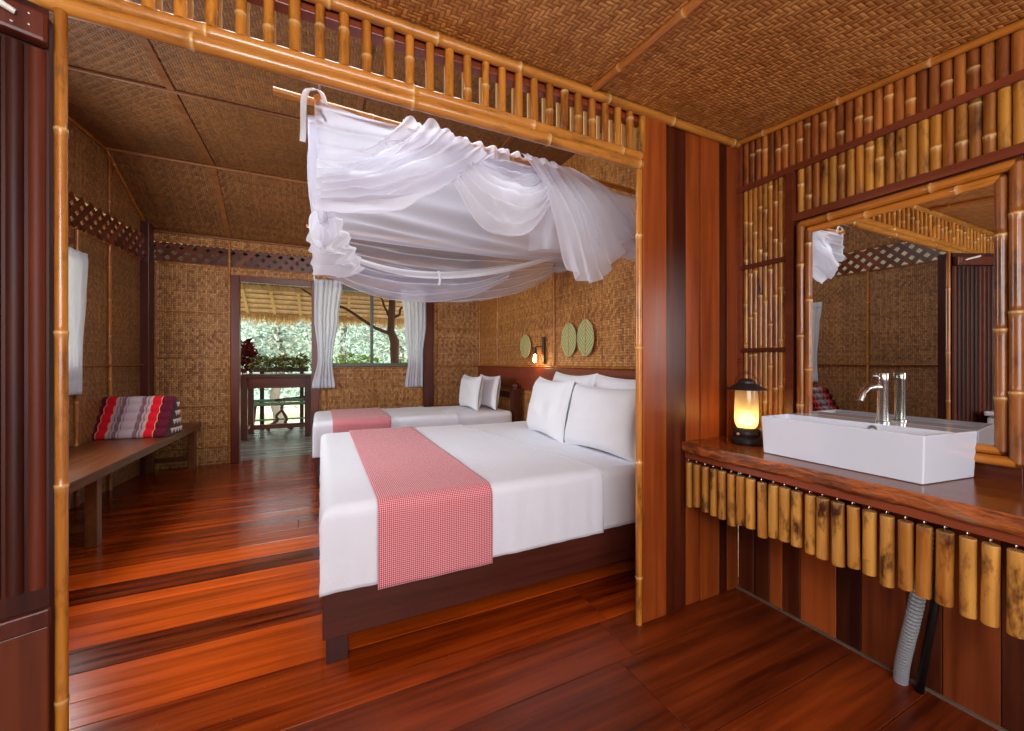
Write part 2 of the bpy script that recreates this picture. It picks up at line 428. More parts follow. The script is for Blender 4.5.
def tag(o, label, cat, group=None, kind=None):
    if label: o['label'] = label
    if cat: o['category'] = cat
    if group: o['group'] = group
    if kind: o['kind'] = kind
    return o
def thing(name, label, cat, loc=(0, 0, 0), rz=0, group=None, local=False):
    """Empty at the base; local=True: parts are modelled in its own frame, else in world coordinates"""
    o = bpy.data.objects.new(name, None); COL.objects.link(o); o.location = loc; o.rotation_euler = (0, 0, rz)
    o.empty_display_size = .1
    if not local: o['_o'] = tuple(loc)
    return tag(o, label, cat, group)
def struct(o): o['kind'] = 'structure'; return o
def children(o): return [c for c in bpy.data.objects if c.parent == o]
def dup(root, loc, rz=None, label=None):
    r = root.copy(); COL.objects.link(r); r.location = loc
    if rz is not None: r.rotation_euler[2] = rz
    if label: r['label'] = label
    for ch in children(root):
        c = ch.copy(); COL.objects.link(c); c.parent = r
        for g in children(ch):
            d = g.copy(); COL.objects.link(d); d.parent = c
    return r

XR = 1.926            # right (vanity) wall face
YP = 1.359            # partition face
HX = 2.10             # headboard wall face
YB = 5.51             # rear window wall face
ZB = 3.05             # bedroom ceiling
# the left wall runs a little off square
WO = Vector((-1.66, 5.47, 0)); WA = radians(5.4)
WD = Vector((-sin(WA), -cos(WA), 0)); WN = Vector((cos(WA), -sin(WA), 0))
def WL(d, z, off=0.0):   # d metres from the back corner towards the camera
    return WO + WD*d + WN*off + Vector((0, 0, z))
def hc(y): return 2.272-.094*(YP-y)

# ------------------------------------------------------------------ floor
# bedroom boards: y0, y1, brightness, hue
boards = [(1.44, 1.73, .42, .35), (1.73, 1.86, .62, .62), (1.86, 2.03, .70, .60), (2.03, 2.205, .36, .22), (2.205, 2.387, .74, .72), (2.387, 2.50, .60, .55), (2.50, 2.60, .72, .7),
          (2.60, 2.78, .30, .15), (2.78, 2.98, .72, .72), (2.98, 3.15, .5, .4)]
y = 3.15
while y < 5.6:
    w = rnd.choice((.13, .16, .19)); boards.append((y, min(y+w, 5.62), rnd.uniform(.3, .5), rnd.uniform(.2, .45))); y += w
mb = MB()
for i, (a, b, r, g) in enumerate(boards):
    xs = [-2.35, HX+.05]
    if i == 0: xs = [-2.35, 1.16, HX+.05]
    elif rnd.random() < .6: xs = [-2.35, rnd.uniform(-.4, 1.8), HX+.05]
    for k in range(len(xs)-1):
        mb.box(xs[k]+.001, xs[k+1]-.001, a+.0012, b-.0012, -.03, 0, (r+rnd.uniform(-.04, .04), g, rnd.random(), 0))
o = struct(mb.build('floor', 'floor', bevel=.0015, bseg=1))
mb = MB(); y = 1.44
for w, r, g in ((.222, .34, .36), (.357, .30, .30), (.22, .42, .4), (.30, .3, .25), (.25, .4, .4), (.3, .3, .3), (.3, .35, .35), (.3, .3, .3), (.3, .35, .35), (.3, .3, .3), (.3, .35, .35)):
    xs = [-2.35, rnd.uniform(.3, 1.3), XR+.05]
    for k in range(2): mb.box(xs[k]+.001, xs[k+1]-.001, y-w+.0012, y-.0012, -.03, 0, (r+rnd.uniform(-.06, .06), g, rnd.random(), 0))
    y -= w
o = struct(mb.build('floor_near', 'floor_old', bevel=.0015, bseg=1))
o.name = 'floor.001'
mb = MB(); mb.box(-2.4, 2.3, -1.7, 5.62, -.09, -.031)
struct(mb.build('floor_underlay', M['soil'])).name = 'floor.002'

# ------------------------------------------------------------------ right wall (vanity side)
mb = MB(); mb.box(XR+.03, XR+.12, -1.6, YP, 0, 2.35)
struct(mb.build('wall_right', 'redwood'))
mb = MB()   # planks below the counter
pl = [(1.358, 1.277, .28, .2), (1.277, 1.20, .22, .25), (1.20, 1.064+.077, .7, .75), (1.141, 1.064, .32, .2), (1.064, .926, .8, .8), (.926, .841, .16, .1), (.841, .705, .5, .45), (.705, .611, .22, .2), (.611, .479, .5, .42), (.479, .33, .22, .15)]
yy = .33
while yy > -1.5: pl.append((yy, yy-.13, rnd.uniform(.2, .6), rnd.uniform(.2, .6))); yy -= .13
for a, b, r, g in pl: mb.box(XR, XR+.03, b+.001, a-.001, 0, .76, (r, g, rnd.random(), 0))
struct(mb.build('trim_1', 'plank_lo', bevel=.002, bseg=1))
def clad(name, y0, y1, z0, z1f, w, mat, hue=(0, 1), x=XR, step=.3):
    mb = MB(); n_ = max(1, round((y1-y0)/w)); w = (y1-y0)/n_
    for i in range(n_):
        yc = y0+(i+.5)*w; z1 = z1f(yc) if callable(z1f) else z1f
        mb.bamboo((x+.012, yc, z0), (x+.012, yc, z1), w*.5, T(rnd.uniform(.25, .75), rnd.uniform(*hue)), step, 10)
    return struct(mb.build(name, mat, auto=50))
clad('trim_2', -1.5, YP-.025, 2.03, lambda y_: hc(y_)-.02, .031, 'clad_hi', (.1, .8))
clad('trim_3', -1.5, 1.08, 1.81, 2.005, .031, 'clad_lo', (.1, 1))
clad('trim_4', 1.115, YP-.025, .775, 2.005, .0232, 'clad_lo', (.15, 1), step=.22)
clad('trim_5', -1.5, .435, .775, 1.78, .031, 'clad_hi', (.1, .8))
mb = MB()
mb.box(XR-.018, XR+.03, -1.5, YP, 2.005, 2.032, T(.6, .6))
mb.box(XR-.018, XR+.03, -1.5, 1.085, 1.778, 1.812, T(.5, .6))
mb.box(XR-.018, XR+.03, 1.083, 1.117, .775, 2.005, T(.5, .5))
mb.box(XR-.012, XR+.03, 1.117, YP-.02, 1.612, 1.634, T(.4, .4))
mb.box(XR-.012, XR+.03, 1.117, YP-.02, 1.197, 1.219, T(.4, .4))
mb.box(XR-.010, XR+.03, YP-.024, YP, .775, hc(YP), T(.7, .7))
mb.box(XR, XR+.03, .435, 1.083, .775, 1.79, T(.3, .3))
struct(mb.build('trim_6', 'redwood_y', bevel=.002))
mb = MB(); mb.bamboo((XR-.012, YP-.01, hc(YP)-.014), (XR-.012, -1.5, hc(-1.5)-.014), .014, T(.5, .6), .32)
struct(mb.build('trim_7', 'bamboo_y', auto=50))
# dusty joint strip at the foot of the wall
mb = MB(); mb.box(XR-.014, XR+.01, -1.5, YP, 0, .006, T(.5, .5))
struct(mb.build('trim_8', m_plain('dusty_joint', '#6a5848', .8, var=.3)))

# ------------------------------------------------------------------ partition
mb = MB()
for a, b, yf, r, g in ((1.278, 1.42, YP-.012, .62, .55), (1.42, 1.556, YP, .18, .1), (1.556, 1.65, YP, .58, .5), (1.65, 1.784, YP-.004, .64, .5), (1.784, 1.843, YP, .12, .1), (1.843, 1.926, YP-.003, .5, .4)):
    mb.box(a+.001, b-.001, yf, YP+(.012 if a < 1.3 else .06), 0, hc(YP)+.02, (r, g, rnd.random(), 0))
struct(mb.build('wall_front', 'plank_v', bevel=.003))
# wood between the bathroom ceiling and the bedroom ceiling, bedroom side
mb = MB(); mb.box(-2.35, HX+.1, YP+.06, YP+.10, 2.30, ZB+.1, T(.4, .4)); mb.box(1.42, HX+.1, YP+.06, YP+.10, 0, 2.3, T(.4, .4))
struct(mb.build('wall_front_upper', 'weave_xz')).name = 'wall_front.001'
mb = MB(); mb.bamboo((1.262, YP-.005, 0), (1.262, YP-.005, 1.99), .0145, (.62, .75, .3, 0), .42)
struct(mb.build('trim_9', 'bamboo', auto=50))
mb = MB(); mb.bamboo((-.566, YP-.01, 0), (-.568, YP-.01, 2.0), .0118, (.45, .6, .1, 0), .45, first=.33)
struct(mb.build('trim_10', 'bamboo', auto=50))
# transom
tr = thing('bamboo_transom', 'bamboo transom of upright sticks between poles above the wide bedroom opening', 'transom', (0, YP, 1.99))
for z_, r_, dy in ((2.017, .021, -.004), (2.057, .021, .004)):
    mb = MB(); mb.bamboo((-2.1, YP+dy, z_), (1.275, YP+dy, z_), r_, T(.62, .75), .52); mb.build('lower_pole', 'bamboo_x', tr, auto=50)
mb = MB(); mb.bamboo((-2.1, YP-.012, 2.250), (XR-.02, YP-.012, 2.250), .019, T(.6, .6), .38); mb.build('upper_pole', 'bamboo_x', tr, auto=50)
mb = MB(); mb.box(-2.1, 1.30, YP+.012, YP+.055, 2.036, 2.082, T(.75, .8)); mb.build('sill_board', 'redwood_x', tr, bevel=.003)
mb = MB(); mb.box(-2.1, 1.30, YP+.012, YP+.055, 2.215, 2.26, T(.75, .8)); mb.build('head_board', 'redwood_x', tr, bevel=.003)
k = 0
while 1.291-.0676*k > -2.05:
    x = 1.283-.0676*k
    mb = MB(); mb.bamboo((x, YP, 2.070), (x+rnd.uniform(-.002, .002), YP, 2.244), rnd.uniform(.0135, .0165), T(rnd.uniform(.4, .75), rnd.uniform(.45, 1)), .2, 12)
    mb.build('upright_stick', 'bamboo', tr, auto=50)
    k += 1
mb = MB()
for q in range(k):
    x = 1.283-.0676*q+.006
    mb.box(x-.008, x+.008, YP+.05, YP+.058, 2.07, 2.25, T())
mb.build('backing_lath', 'lath', tr)

# left: door leaf standing a little open, corrugated boards
dl = thing('folding_door_leaf', 'dark weathered door leaf of narrow ribbed boards beside the left bamboo pole', 'door', (-.586, YP-.016, 0), pi+radians(24.5), local=True)
# local +x runs from the hinge away to the left, local y faces the camera (towards +y after turning)
L = .355
mb = MB(); mb.box(0, L, -.012, .012, .01, 1.985, T(.3, .3)); mb.build('panel', 'door_dark', dl)
mb = MB(); i = 0; x = .006
while x < L-.01:
    mb.tube([(x+.012, .004, .62), (x+.012, .004, 1.88)], .0165, 10, T(rnd.uniform(.1, .7), rnd.uniform(.1, .6))); x += .033
mb.build('ribbed_boards', 'door_dark', dl, auto=60)
mb = MB(); mb.box(0, L, .012, .024, .02, .530, T(.25, .3)); mb.build('lower_board', 'plank_v', dl, bevel=.003)
mb = MB(); mb.box(-.002, L, .012, .034, .532, .574, T(.35, .4)); mb.build('lock_rail', 'redwood', dl, bevel=.004)
mb = MB(); mb.box(.002, L, .012, .05, 1.885, 1.955, T(.7, .4)); mb.build('top_rail', 'redwood', dl, bevel=.008)
for sx, sz in ((.030, 1.936), (.030, 1.911), (.055, 1.903)):
    mb = MB(); mb.lathe([(.0035, .050), (.003, .0515), (.0, .052)], (sx, 0, sz), 10, axis='y'); mb.build('screw', 'chrome', dl)
mb = MB(); mb.tube([(.050, .056, 1.922), (.075, .058, 1.930), (.16, .060, 1.951)], [.006, .0075, .0075], 12); mb.build('latch_bar', 'white_pl', dl, auto=50)
mb = MB(); mb.box(-2.35, -.60, YP+.0, YP+.06, 0, 1.99, T(.3, .3))
i = -2.3
while i < -.66: mb.tube([(i, YP, .0), (i, YP, 1.99)], .0125, 8, T(rnd.uniform(.1, .7), rnd.uniform(.1, .6))); i += .026
struct(mb.build('wall_front_left', 'door_dark', auto=60)).name = 'wall_front.002'

# ------------------------------------------------------------------ bathroom ceiling, side and rear walls
mb = MB()
y0, y1 = -1.6, YP+.06
mb.add([(-2.35, y0, hc(y0)), (XR+.12, y0, hc(y0)), (XR+.12, y1, hc(y1)), (-2.35, y1, hc(y1)), (-2.35, y0, hc(y0)+.05), (XR+.12, y0, hc(y0)+.05), (XR+.12, y1, hc(y1)+.05), (-2.35, y1, hc(y1)+.05)],
       [(0, 3, 2, 1), (4, 5, 6, 7), (0, 1, 5, 4), (1, 2, 6, 5), (2, 3, 7, 6), (3, 0, 4, 7)])
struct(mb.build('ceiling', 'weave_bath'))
mb = MB()
for xx in (1.003, -.2, -1.4): mb.bamboo((xx, YP-.03, hc(YP)-.013), (xx, -1.5, hc(-1.5)-.013), .014, T(.55, .7), .3)
struct(mb.build('trim_11', 'bamboo_y', auto=50))
mb = MB()
mb.box(-2.35, -1.3, -1.66, -1.6, 0, 2.1); mb.box(1.3, XR+.12, -1.66, -1.6, 0, 2.1); mb.box(-1.3, 1.3, -1.66, -1.6, 0, .9); mb.box(-1.3, 1.3, -1.66, -1.6, 1.9, 2.1)
struct(mb.build('wall_rear', 'plank_v'))
mb = MB()
for a, b, c_, d in ((-1.33, -1.27, .87, 1.93), (1.27, 1.33, .87, 1.93), (-.02, .02, .9, 1.9)): mb.box(a, b, -1.65, -1.58, c_, d)
mb.box(-1.33, 1.33, -1.65, -1.57, .86, .91); mb.box(-1.33, 1.33, -1.65, -1.57, 1.89, 1.94)
struct(mb.build('added_rear_window', 'redwood_x'))  # unseen window added behind the camera to let light in
mb = MB(); mb.box(-2.41, -2.35, -1.66, YP, 0, 2.4); struct(mb.build('wall_left_near', 'weave_yz')).name = 'wall_left.001'

# ------------------------------------------------------------------ bedroom shell
mb = MB(); mb.box(HX, HX+.06, YP+.1, YB+.06, 0, ZB+.1); struct(mb.build('wall_headboard', 'weave_head')).name = 'wall_right.001'
mb = MB(); mb.box(-2.35, HX+.06, YP+.06, 4.75, ZB, ZB+.04)
mb.add([(-2.35, 4.75, ZB), (HX+.06, 4.75, ZB), (HX+.06, YB+.1, 2.50), (-2.35, YB+.1, 2.50), (-2.35, 4.75, ZB+.04), (HX+.06, 4.75, ZB+.04), (HX+.06, YB+.1, 2.54), (-2.35, YB+.1, 2.54)],
       [(0, 3, 2, 1), (4, 5, 6, 7), (0, 1, 5, 4), (1, 2, 6, 5), (2, 3, 7, 6), (3, 0, 4, 7)])
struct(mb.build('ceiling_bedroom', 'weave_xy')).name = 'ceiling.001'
mb = MB()
for yy in (2.35, 3.55): mb.bamboo((-1.95, yy, ZB-.010), (HX, yy, ZB-.010), .014, T(.25, .3), .4)
mb.bamboo((-1.75, 4.75, ZB-.012), (HX, 4.75, ZB-.012), .016, T(.4, .5), .4)
mb.bamboo((-1.66, YB-.015, 2.545), (HX, YB-.015, 2.545), .014, T(.4, .4), .4)
for xx in (-.939, .26, 1.46):
    mb.box(xx-.022, xx+.022, YP+.1, 4.75, ZB-.012, ZB, T(.25, .3)); mb.bar((xx, 4.75, ZB-.006), (xx, YB, 2.562), .044, .014, T(.35, .4))
struct(mb.build('trim_12', m_wood('ceiling_batten', '#74401c', '#a86c38', .45, 0, 5, var=.4), auto=40))
mb = MB()   # along the left wall at the ceiling
mb.bamboo(WL(.72, ZB-.012, .012), WL(4.1, ZB-.012, .012), .014, T(.3, .3), .4)
mb.bamboo(WL(.72, ZB-.012, .012), WL(0, 2.57, .012), .014, T(.4, .4), .4)
struct(mb.build('trim_13', 'bamboo_y', auto=50))

# left wall with its window
W0, W1 = 1.13, 2.42     # window span (d), from the corner
def WB(mb, d0, d1, z0, z1, o0=-.05, o1=0.0, t=None):
    vs = [WL(d, z, o) for z in (z0, z1) for d, o in ((d0, o0), (d1, o0), (d1, o1), (d0, o1))]
    mb.add(vs, [(0, 1, 2, 3), (7, 6, 5, 4), (0, 4, 5, 1), (1, 5, 6, 2), (2, 6, 7, 3), (3, 7, 4, 0)], t)
wl = MB()
def WBl(mb, d0, d1, z0, z1, o0=-.05, o1=0.0, t=None):  # same, in the wall's own frame (x = off, y = -d)
    mb.box(o0, o1, -d1, -d0, z0, z1, t)
WBl(wl, -.02, W0, 0, 2.21); WBl(wl, W1, 4.2, 0, 2.21); WBl(wl, W0, W1, 0, 1.10); WBl(wl, W0, W1, 2.08, 2.21); WBl(wl, -.02, 4.2, 2.46, ZB)
o = struct(wl.build('wall_left', 'weave_yz')); o.location = WO; o.rotation_euler = (0, 0, -WA)
tm = MB()
for d in (.08, .66, 1.10, 2.45, 3.05, 3.7): tm.bamboo((.014, -d, 0), (.014, -d, 2.2), .014 if d > .1 else .011, T(.55, .6), .35, bend=.003)
for d in (.66, 2.45): tm.bamboo((.010, -d, 2.47), (.010, -d, ZB-.02), .012, T(.4, .4), .35)
tb = MB()
for d0, d1 in ((.05, 1.1), (2.45, 4.1)): tb.bamboo((.022, -d0, 1.12), (.022, -d1, 1.12), .009, T(.3, .3), .3)
for z_ in (2.205, 2.465): tb.bamboo((.006, 0, z_), (.006, -4.15, z_), .011, T(.4, .4), .3)
for o_, nme, mt in ((tm, 'trim_14', 'bamboo'), (tb, 'trim_15', 'bamboo_y')):
    q = struct(o_.build(nme, mt, auto=50)); q.location = WO; q.rotation_euler = (0, 0, -WA)
wf = MB()
WBl(wf, W0-.04, W0, 1.06, 2.12, -.05, .012); WBl(wf, W1, W1+.04, 1.06, 2.12, -.05, .012); WBl(wf, W0, W1, 1.06, 1.10, -.05, .02); WBl(wf, W0, W1, 2.08, 2.12, -.05, .012); WBl(wf, (W0+W1)/2-.015, (W0+W1)/2+.015, 1.1, 2.08, -.04, -.01)
q = struct(wf.build('window_2', 'redwood_y', bevel=.003)); q.location = WO; q.rotation_euler = (0, 0, -WA)
# lattice bands
def lattice(name, Lx, z0, z1, y0):
    mb = MB(); h = z1-z0; dx = .118; n_ = int((Lx+h)/dx)+2
    for lay, sg in ((0, 1), (1, -1)):
        for i in range(-2, n_):
            a = i*dx
            p = [(a, z0), (a+h, z1)] if sg > 0 else [(a+h, z0), (a, z1)]
            if p[0][0] < 0 and p[1][0] < 0 or p[0][0] > Lx and p[1][0] > Lx: continue
            # clip
            (xa, za), (xb, zb) = p
            def cl(x_, z_, xo, zo):
                if x_ < 0: tt = (0-x_)/(xo-x_); return 0, z_+(zo-z_)*tt
                if x_ > Lx: tt = (Lx-x_)/(xo-x_); return Lx, z_+(zo-z_)*tt
                return x_, z_
            A = cl(xa, za, xb, zb); B = cl(xb, zb, xa, za)
            if abs(A[0]-B[0]) < .02: continue
            mb.bar((A[0], y0+lay*.011, A[1]), (B[0], y0+lay*.011, B[1]), .044, .008, T(rnd.uniform(.3, .8), rnd.uniform(.3, .8)), up=(0, 1, 0))
    return mb
M['latt'] = m_wood('lattice_wood', '#3c140c', '#74361e', .35, 0, 6, var=.5)
lb = lattice('l', 3.70, 2.235, 2.445, .02)
q = struct(lb.build('trim_16', 'latt')); q.location = (-1.6, YB, 0)
ll = lattice('l', 4.1, 2.215, 2.455, .02)
q = struct(ll.build('trim_17', 'latt')); q.location = WL(0, 0, 0); q.rotation_euler = (0, 0, -pi/2-WA)

# back wall
DX0, DX1, DZ = -.836, -.10, 2.07
WX0, WX1, WZ0 = .03, 1.22, 1.10
mb = MB()
for a, b, c_, d in ((-1.75, DX0-.06, 0, 2.235), (WX1, HX+.02, 0, 2.235), (DX1, WX1, 0, WZ0), (DX0-.06, WX1, 2.09, 2.235), (-1.75, HX+.02, 2.445, 2.62)):
    mb.box(a, b, YB, YB+.05, c_, d)
struct(mb.build('wall_back', 'weave_xz'))
mb = MB()
mb.box(-1.745, -1.60, 5.36, 5.50, 0, 2.60, T(.35, .5))
mb.box(1.27, 1.405, YB-.05, YB+.06, 0, 2.235, T(.4, .5))
struct(mb.build('trim_18', 'redwood', bevel=.006))
mb = MB()
mb.box(DX0-.085, DX0, YB-.035, YB+.06, 0, 2.14, T(.55, .6)); mb.box(DX1, DX1+.085, YB-.035, YB+.06, 0, 2.14, T(.55, .6)); mb.box(DX0, DX1, YB-.035, YB+.06, DZ, 2.14, T(.6, .6))
struct(mb.build('door_1', 'redwood', bevel=.005))
mb = MB()
mb.box(DX1+.085, 1.27, YB-.03, YB+.06, WZ0-.01, WZ0+.035); mb.box(WX1+.0, 1.27, YB-.02, YB+.06, WZ0, 2.1); mb.box(.585, .622, YB-.01, YB+.04, WZ0+.035, 2.1); mb.box(DX1+.085, 1.27, YB-.02, YB+.06, 2.06, 2.1)
struct(mb.build('window_1', m_plain('grey_green_frame', '#4e5850', .4), bevel=.003))
mb = MB()
def hb(x0, x1, z_, r=.009): mb.bamboo((x0, YB-.006, z_), (x1, YB-.006, z_), r, T(.5, .5), .3)
def vb(x_, z0, z1, r=.010): mb.bamboo((x_, YB-.006, z0), (x_, YB-.006, z1), r, T(.5, .5), .3)
for z_ in (.20, .66, 1.19, 1.70, 2.22): hb(-1.6, DX0-.085, z_)
vb(-1.585, 0, 2.23); vb(DX0-.10, 0, 2.5, .014)
for z_ in (2.225, 2.45): hb(-1.6, HX, z_)
vb(.617, 0, WZ0, .012); vb(.06, 0, WZ0, .012); vb(1.25, 0, WZ0, .012); hb(.0, 1.27, WZ0-.02)
for z_ in (1.09, 1.62, .55): hb(1.41, HX, z_)
vb(1.425, 0, 2.23); vb(HX-.012, 0, 2.3)
struct(mb.build('trim_19', 'bamboo_x', auto=50))

# headboard wall: broad board, battens
mb = MB(); mb.box(HX-.03, HX, YP+.1, YB, .84, 1.09, T(.55, .6)); struct(mb.build('trim_20', 'headboard_board', bevel=.006))
mb = MB(); mb.bamboo((HX-.012, YP+.1, 1.102), (HX-.012, YB, 1.102), .010, T(.6, .5), .25); mb2 = MB()
for yy in (4.838, 3.42, 2.1): mb2.bamboo((HX-.008, yy, 1.11), (HX-.008, yy, 2.5), .011, T(.5, .55), .35)
mb2.bamboo((HX-.01, YB-.02, 1.11), (HX-.01, YB-.02, 2.5), .012, T(.5, .5), .3)
struct(mb.build('trim_21', 'bamboo_y', auto=50)); struct(mb2.build('trim_22', 'bamboo', auto=50))

# ------------------------------------------------------------------ vanity
CX, CT = 1.523, .780
ct = thing('vanity_counter', 'live-edged reddish wooden slab counter fixed under the mirror, lantern and basin on it', 'counter', (1.7, .5, .70))
def edge(y_): return CX+.012*noise.noise(Vector((y_*4, 0, 0)))+.006*noise.noise(Vector((y_*17, 3, 0)))
mb = MB(); ny = 160; ya, yb = YP-.004, -.9
prof = [(0.0, 0.0), (-.004, -.006), (.002, -.022), (-.004, -.036), (.010, -.052), (.03, -.056)]
vs = []; 
for j in range(ny+1):
    y_ = ya+(yb-ya)*j/ny; e = edge(y_)
    for dx, dz in prof:
        nn = .006*noise.noise(Vector((y_*30, dz*160, 5)))
        vs.append((e+dx+nn*(1 if dz else .2), y_, CT+dz+(nn*.5 if dz else 0)))
np_ = len(prof); fs = [(j*np_+i, j*np_+i+1, (j+1)*np_+i+1, (j+1)*np_+i) for j in range(ny) for i in range(np_-1)]
mb.add(vs, fs); mb.build('live_edge', 'live', ct, smooth=True)
mb = MB(); vs = []
for j in range(ny+1):
    y_ = ya+(yb-ya)*j/ny; e = edge(y_)+.0002
    vs += [(e, y_, CT), (XR-.0005, y_, CT), (XR-.0005, y_, CT-.05), (e+.02, y_, CT-.05)]
fs = []
for j in range(ny):
    for i in range(3): fs.append((j*4+i, j*4+i+1, (j+1)*4+i+1, (j+1)*4+i))
    fs.append((j*4+3, j*4, (j+1)*4, (j+1)*4+3))
fs += [(0, 1, 2, 3), tuple(ny*4+i for i in (3, 2, 1, 0))]
mb.add(vs, fs); mb.build('slab', 'slab', ct)
mb = MB(); mb.box(CX+.02, CX+.045, -.9, YP-.004, .700, .728, T(.8, .9)); mb.build('hanging_rail', 'redwood_y', ct, bevel=.003)

tubes = [1.34, 1.297, 1.252, 1.209, 1.17, 1.125, 1.084, 1.043, .996, .952, .911, .87, .825, .786, .742, .699, .656, .613, .57, .529, .487, .444, .403, .361]
words_ = ['first', 'second', 'third', 'fourth', 'fifth', 'sixth', 'seventh', 'eighth', 'ninth', 'tenth', 'eleventh', 'twelfth']
for i, yt in enumerate(tubes):
    r_ = .0165 if i < 4 else rnd.uniform(.0160, .0182); zt = .684-rnd.uniform(0, .004); ln = .205+rnd.uniform(-.012, .008)
    if i < 12: w = words_[i]+' from the partition end'
    else: w = words_[23-i]+' from the right edge of the photo'
    tone = rnd.choice(('plain',))
    pos = ''
    if i == 20: w = 'fourth from the right edge of the photo'
    o = thing('bamboo_tube', 'bamboo tube hanging from the counter edge, ' + w, 'bamboo tube', (CX+.032, yt, zt-ln), 0, 'bamboo tubes hanging along the counter edge')
    mb = MB(); g_ = rnd.uniform(.3, 1); r0 = rnd.uniform(.4, .7)
    tl = rnd.uniform(-.004, .004); q0 = rnd.uniform(.3, .7)
    st = [(0, .97, 0), (.004, 1, 0), (q0*ln*.6, .99, 0), (ln-.03, .985, 0), (ln-.004, 1.0, .1), (ln, .96, .3)]
    mb.tube([(CX+.032+tl*(1-q/ln), yt+tl*(1-q/ln), zt-ln+q) for q, m_, a in st], [r_*m_ for q, m_, a in st], 16, (r0, g_ if i != 20 else .25, rnd.random(), 0), True, [a for q, m_, a in st])
    mb.build('tube', 'tube', o, auto=50)
    mb = MB(); mb.tube([(CX+.032+.006*cos(a), yt, zt+.008+.010*sin(a)) for a in [k*2*pi/12 for k in range(11)]], .0016, 6); mb.build('hook', 'chrome', o, auto=60)

# mirror
mr = thing('wall_mirror', 'large upright wall mirror in a double bamboo frame above the washbasin', 'mirror', (XR-.02, .75, .83))
my0, my1, mz0, mz1 = .424, 1.061, .828, 1.765
fw = .062
mb = MB(); mb.box(XR-.030, XR-.024, my0+fw-.012, my1-fw+.012, mz0+fw-.012, mz1-fw+.012); mb.build('glass', 'mirror', mr)
mb = MB(); mb.box(XR-.023, XR, my0+.01, my1-.01, mz0+.01, mz1-.01, T(.3, .3)); mb.build('backing', 'redwood', mr)
for k, (off, r_) in enumerate(((.0165, .0165), (.048, .0145))):
    for nm, p0, p1, mt in (('frame_side', (my0+off, mz0+off), (my0+off, mz1-off), 'frame_bam'), ('frame_side', (my1-off, mz0+off), (my1-off, mz1-off), 'frame_bam'),
                           ('frame_top', (my0+off, mz1-off), (my1-off, mz1-off), 'bamboo_y'), ('frame_bottom', (my0+off, mz0+off), (my1-off, mz0+off), 'bamboo_y')):
        mb = MB(); t_ = T(rnd.uniform(.4, .6), rnd.uniform(.4, .8)); mb.bamboo((XR-.028, p0[0], p0[1]), (XR-.028, p1[0], p1[1]), r_, t_, .26)
        for p in (p0, p1): # mitred ends read as rounded corners
            mb.lathe([(0, -r_), (r_*.7, -r_*.7), (r_, 0), (r_*.7, r_*.7), (0, r_)], (XR-.028, p[0], p[1]), 12, t_)
        mb.build(nm, mt, mr, auto=50)

# washbasin
bs = thing('washbasin', 'white rectangular ceramic vessel basin on the wooden counter', 'basin', (1.77, .80, CT))
bx0, bx1, by0, by1, bz0, bz1 = 1.625, 1.893, .553, 1.046, CT+.001, CT+.150
def rect(x0, x1, y0, y1, z): return [(x0, y0, z), (x1, y0, z), (x1, y1, z), (x0, y1, z)]
mb = MB(); R = [rect(bx0+.006, bx1-.004, by0+.006, by1-.006, bz0), rect(bx0, bx1, by0, by1, bz1), rect(bx0+.010, bx1-.105, by0+.010, by1-.010, bz1), rect(bx0+.022, bx1-.115, by0+.03, by1-.03, bz1-.085), rect(bx0+.06, bx1-.15, by0+.1, by1-.1, bz1-.10)]
R = [[(x_, y_-(.034*(x_-bx0)/(bx1-bx0) if y_ < .8 else 0), z_) for x_, y_, z_ in r_] for r_ in R]
vs = [p for r_ in R for p in r_]; fs = [(3, 2, 1, 0)]
for i in range(4):
    for k in range(4): fs.append((i*4+k, i*4+(k+1) % 4, (i+1)*4+(k+1) % 4, (i+1)*4+k))
fs.append((16, 17, 18, 19))
mb.add(vs, fs); mb.build('bowl', 'ceramic', bs, bevel=.004, bseg=3)
mb = MB(); mb.lathe([(.0, -.002), (.008, -.003), (.0095, -.006), (.0135, -.006), (.0145, -.003), (.0145, .004), (.0, .004)], (bx1-.1045, .745, bz1-.020), 20, axis='x'); mb.build('overflow_ring', 'chrome', bs, auto=40)
mb = MB(); mb.lathe([(.0, .004), (.018, .003), (.022, 0)], (1.70, .80, bz1-.0995), 20); mb.build('drain', 'chrome', bs, auto=40)
fc = thing('basin_tap', 'tall round brushed steel tap standing on the rear ledge of the basin', 'tap', (1.832, .735, bz1))
mb = MB(); mb.lathe([(.020, bz1+.0005), (.020, bz1+.006), (.0165, bz1+.008), (.0165, bz1+.150), (.0168, bz1+.151), (.0168, bz1+.178), (.015, bz1+.181), (0, bz1+.181)], (1.832, .735, 0), 28); mb.build('body', 'chrome', fc, auto=40)
mb = MB(); mb.tube([(1.828, .736, bz1+.128), (1.798, .745, bz1+.131), (1.770, .753, bz1+.126), (1.750, .758, bz1+.110), (1.741, .761, bz1+.083)], .0105, 16); mb.build('spout', 'chrome', fc, auto=50)
mb = MB(); mb.tube([(1.825, .737, bz1+.168), (1.795, .746, bz1+.170)], .0035, 10); mb.build('lever', 'chrome', fc, auto=50)

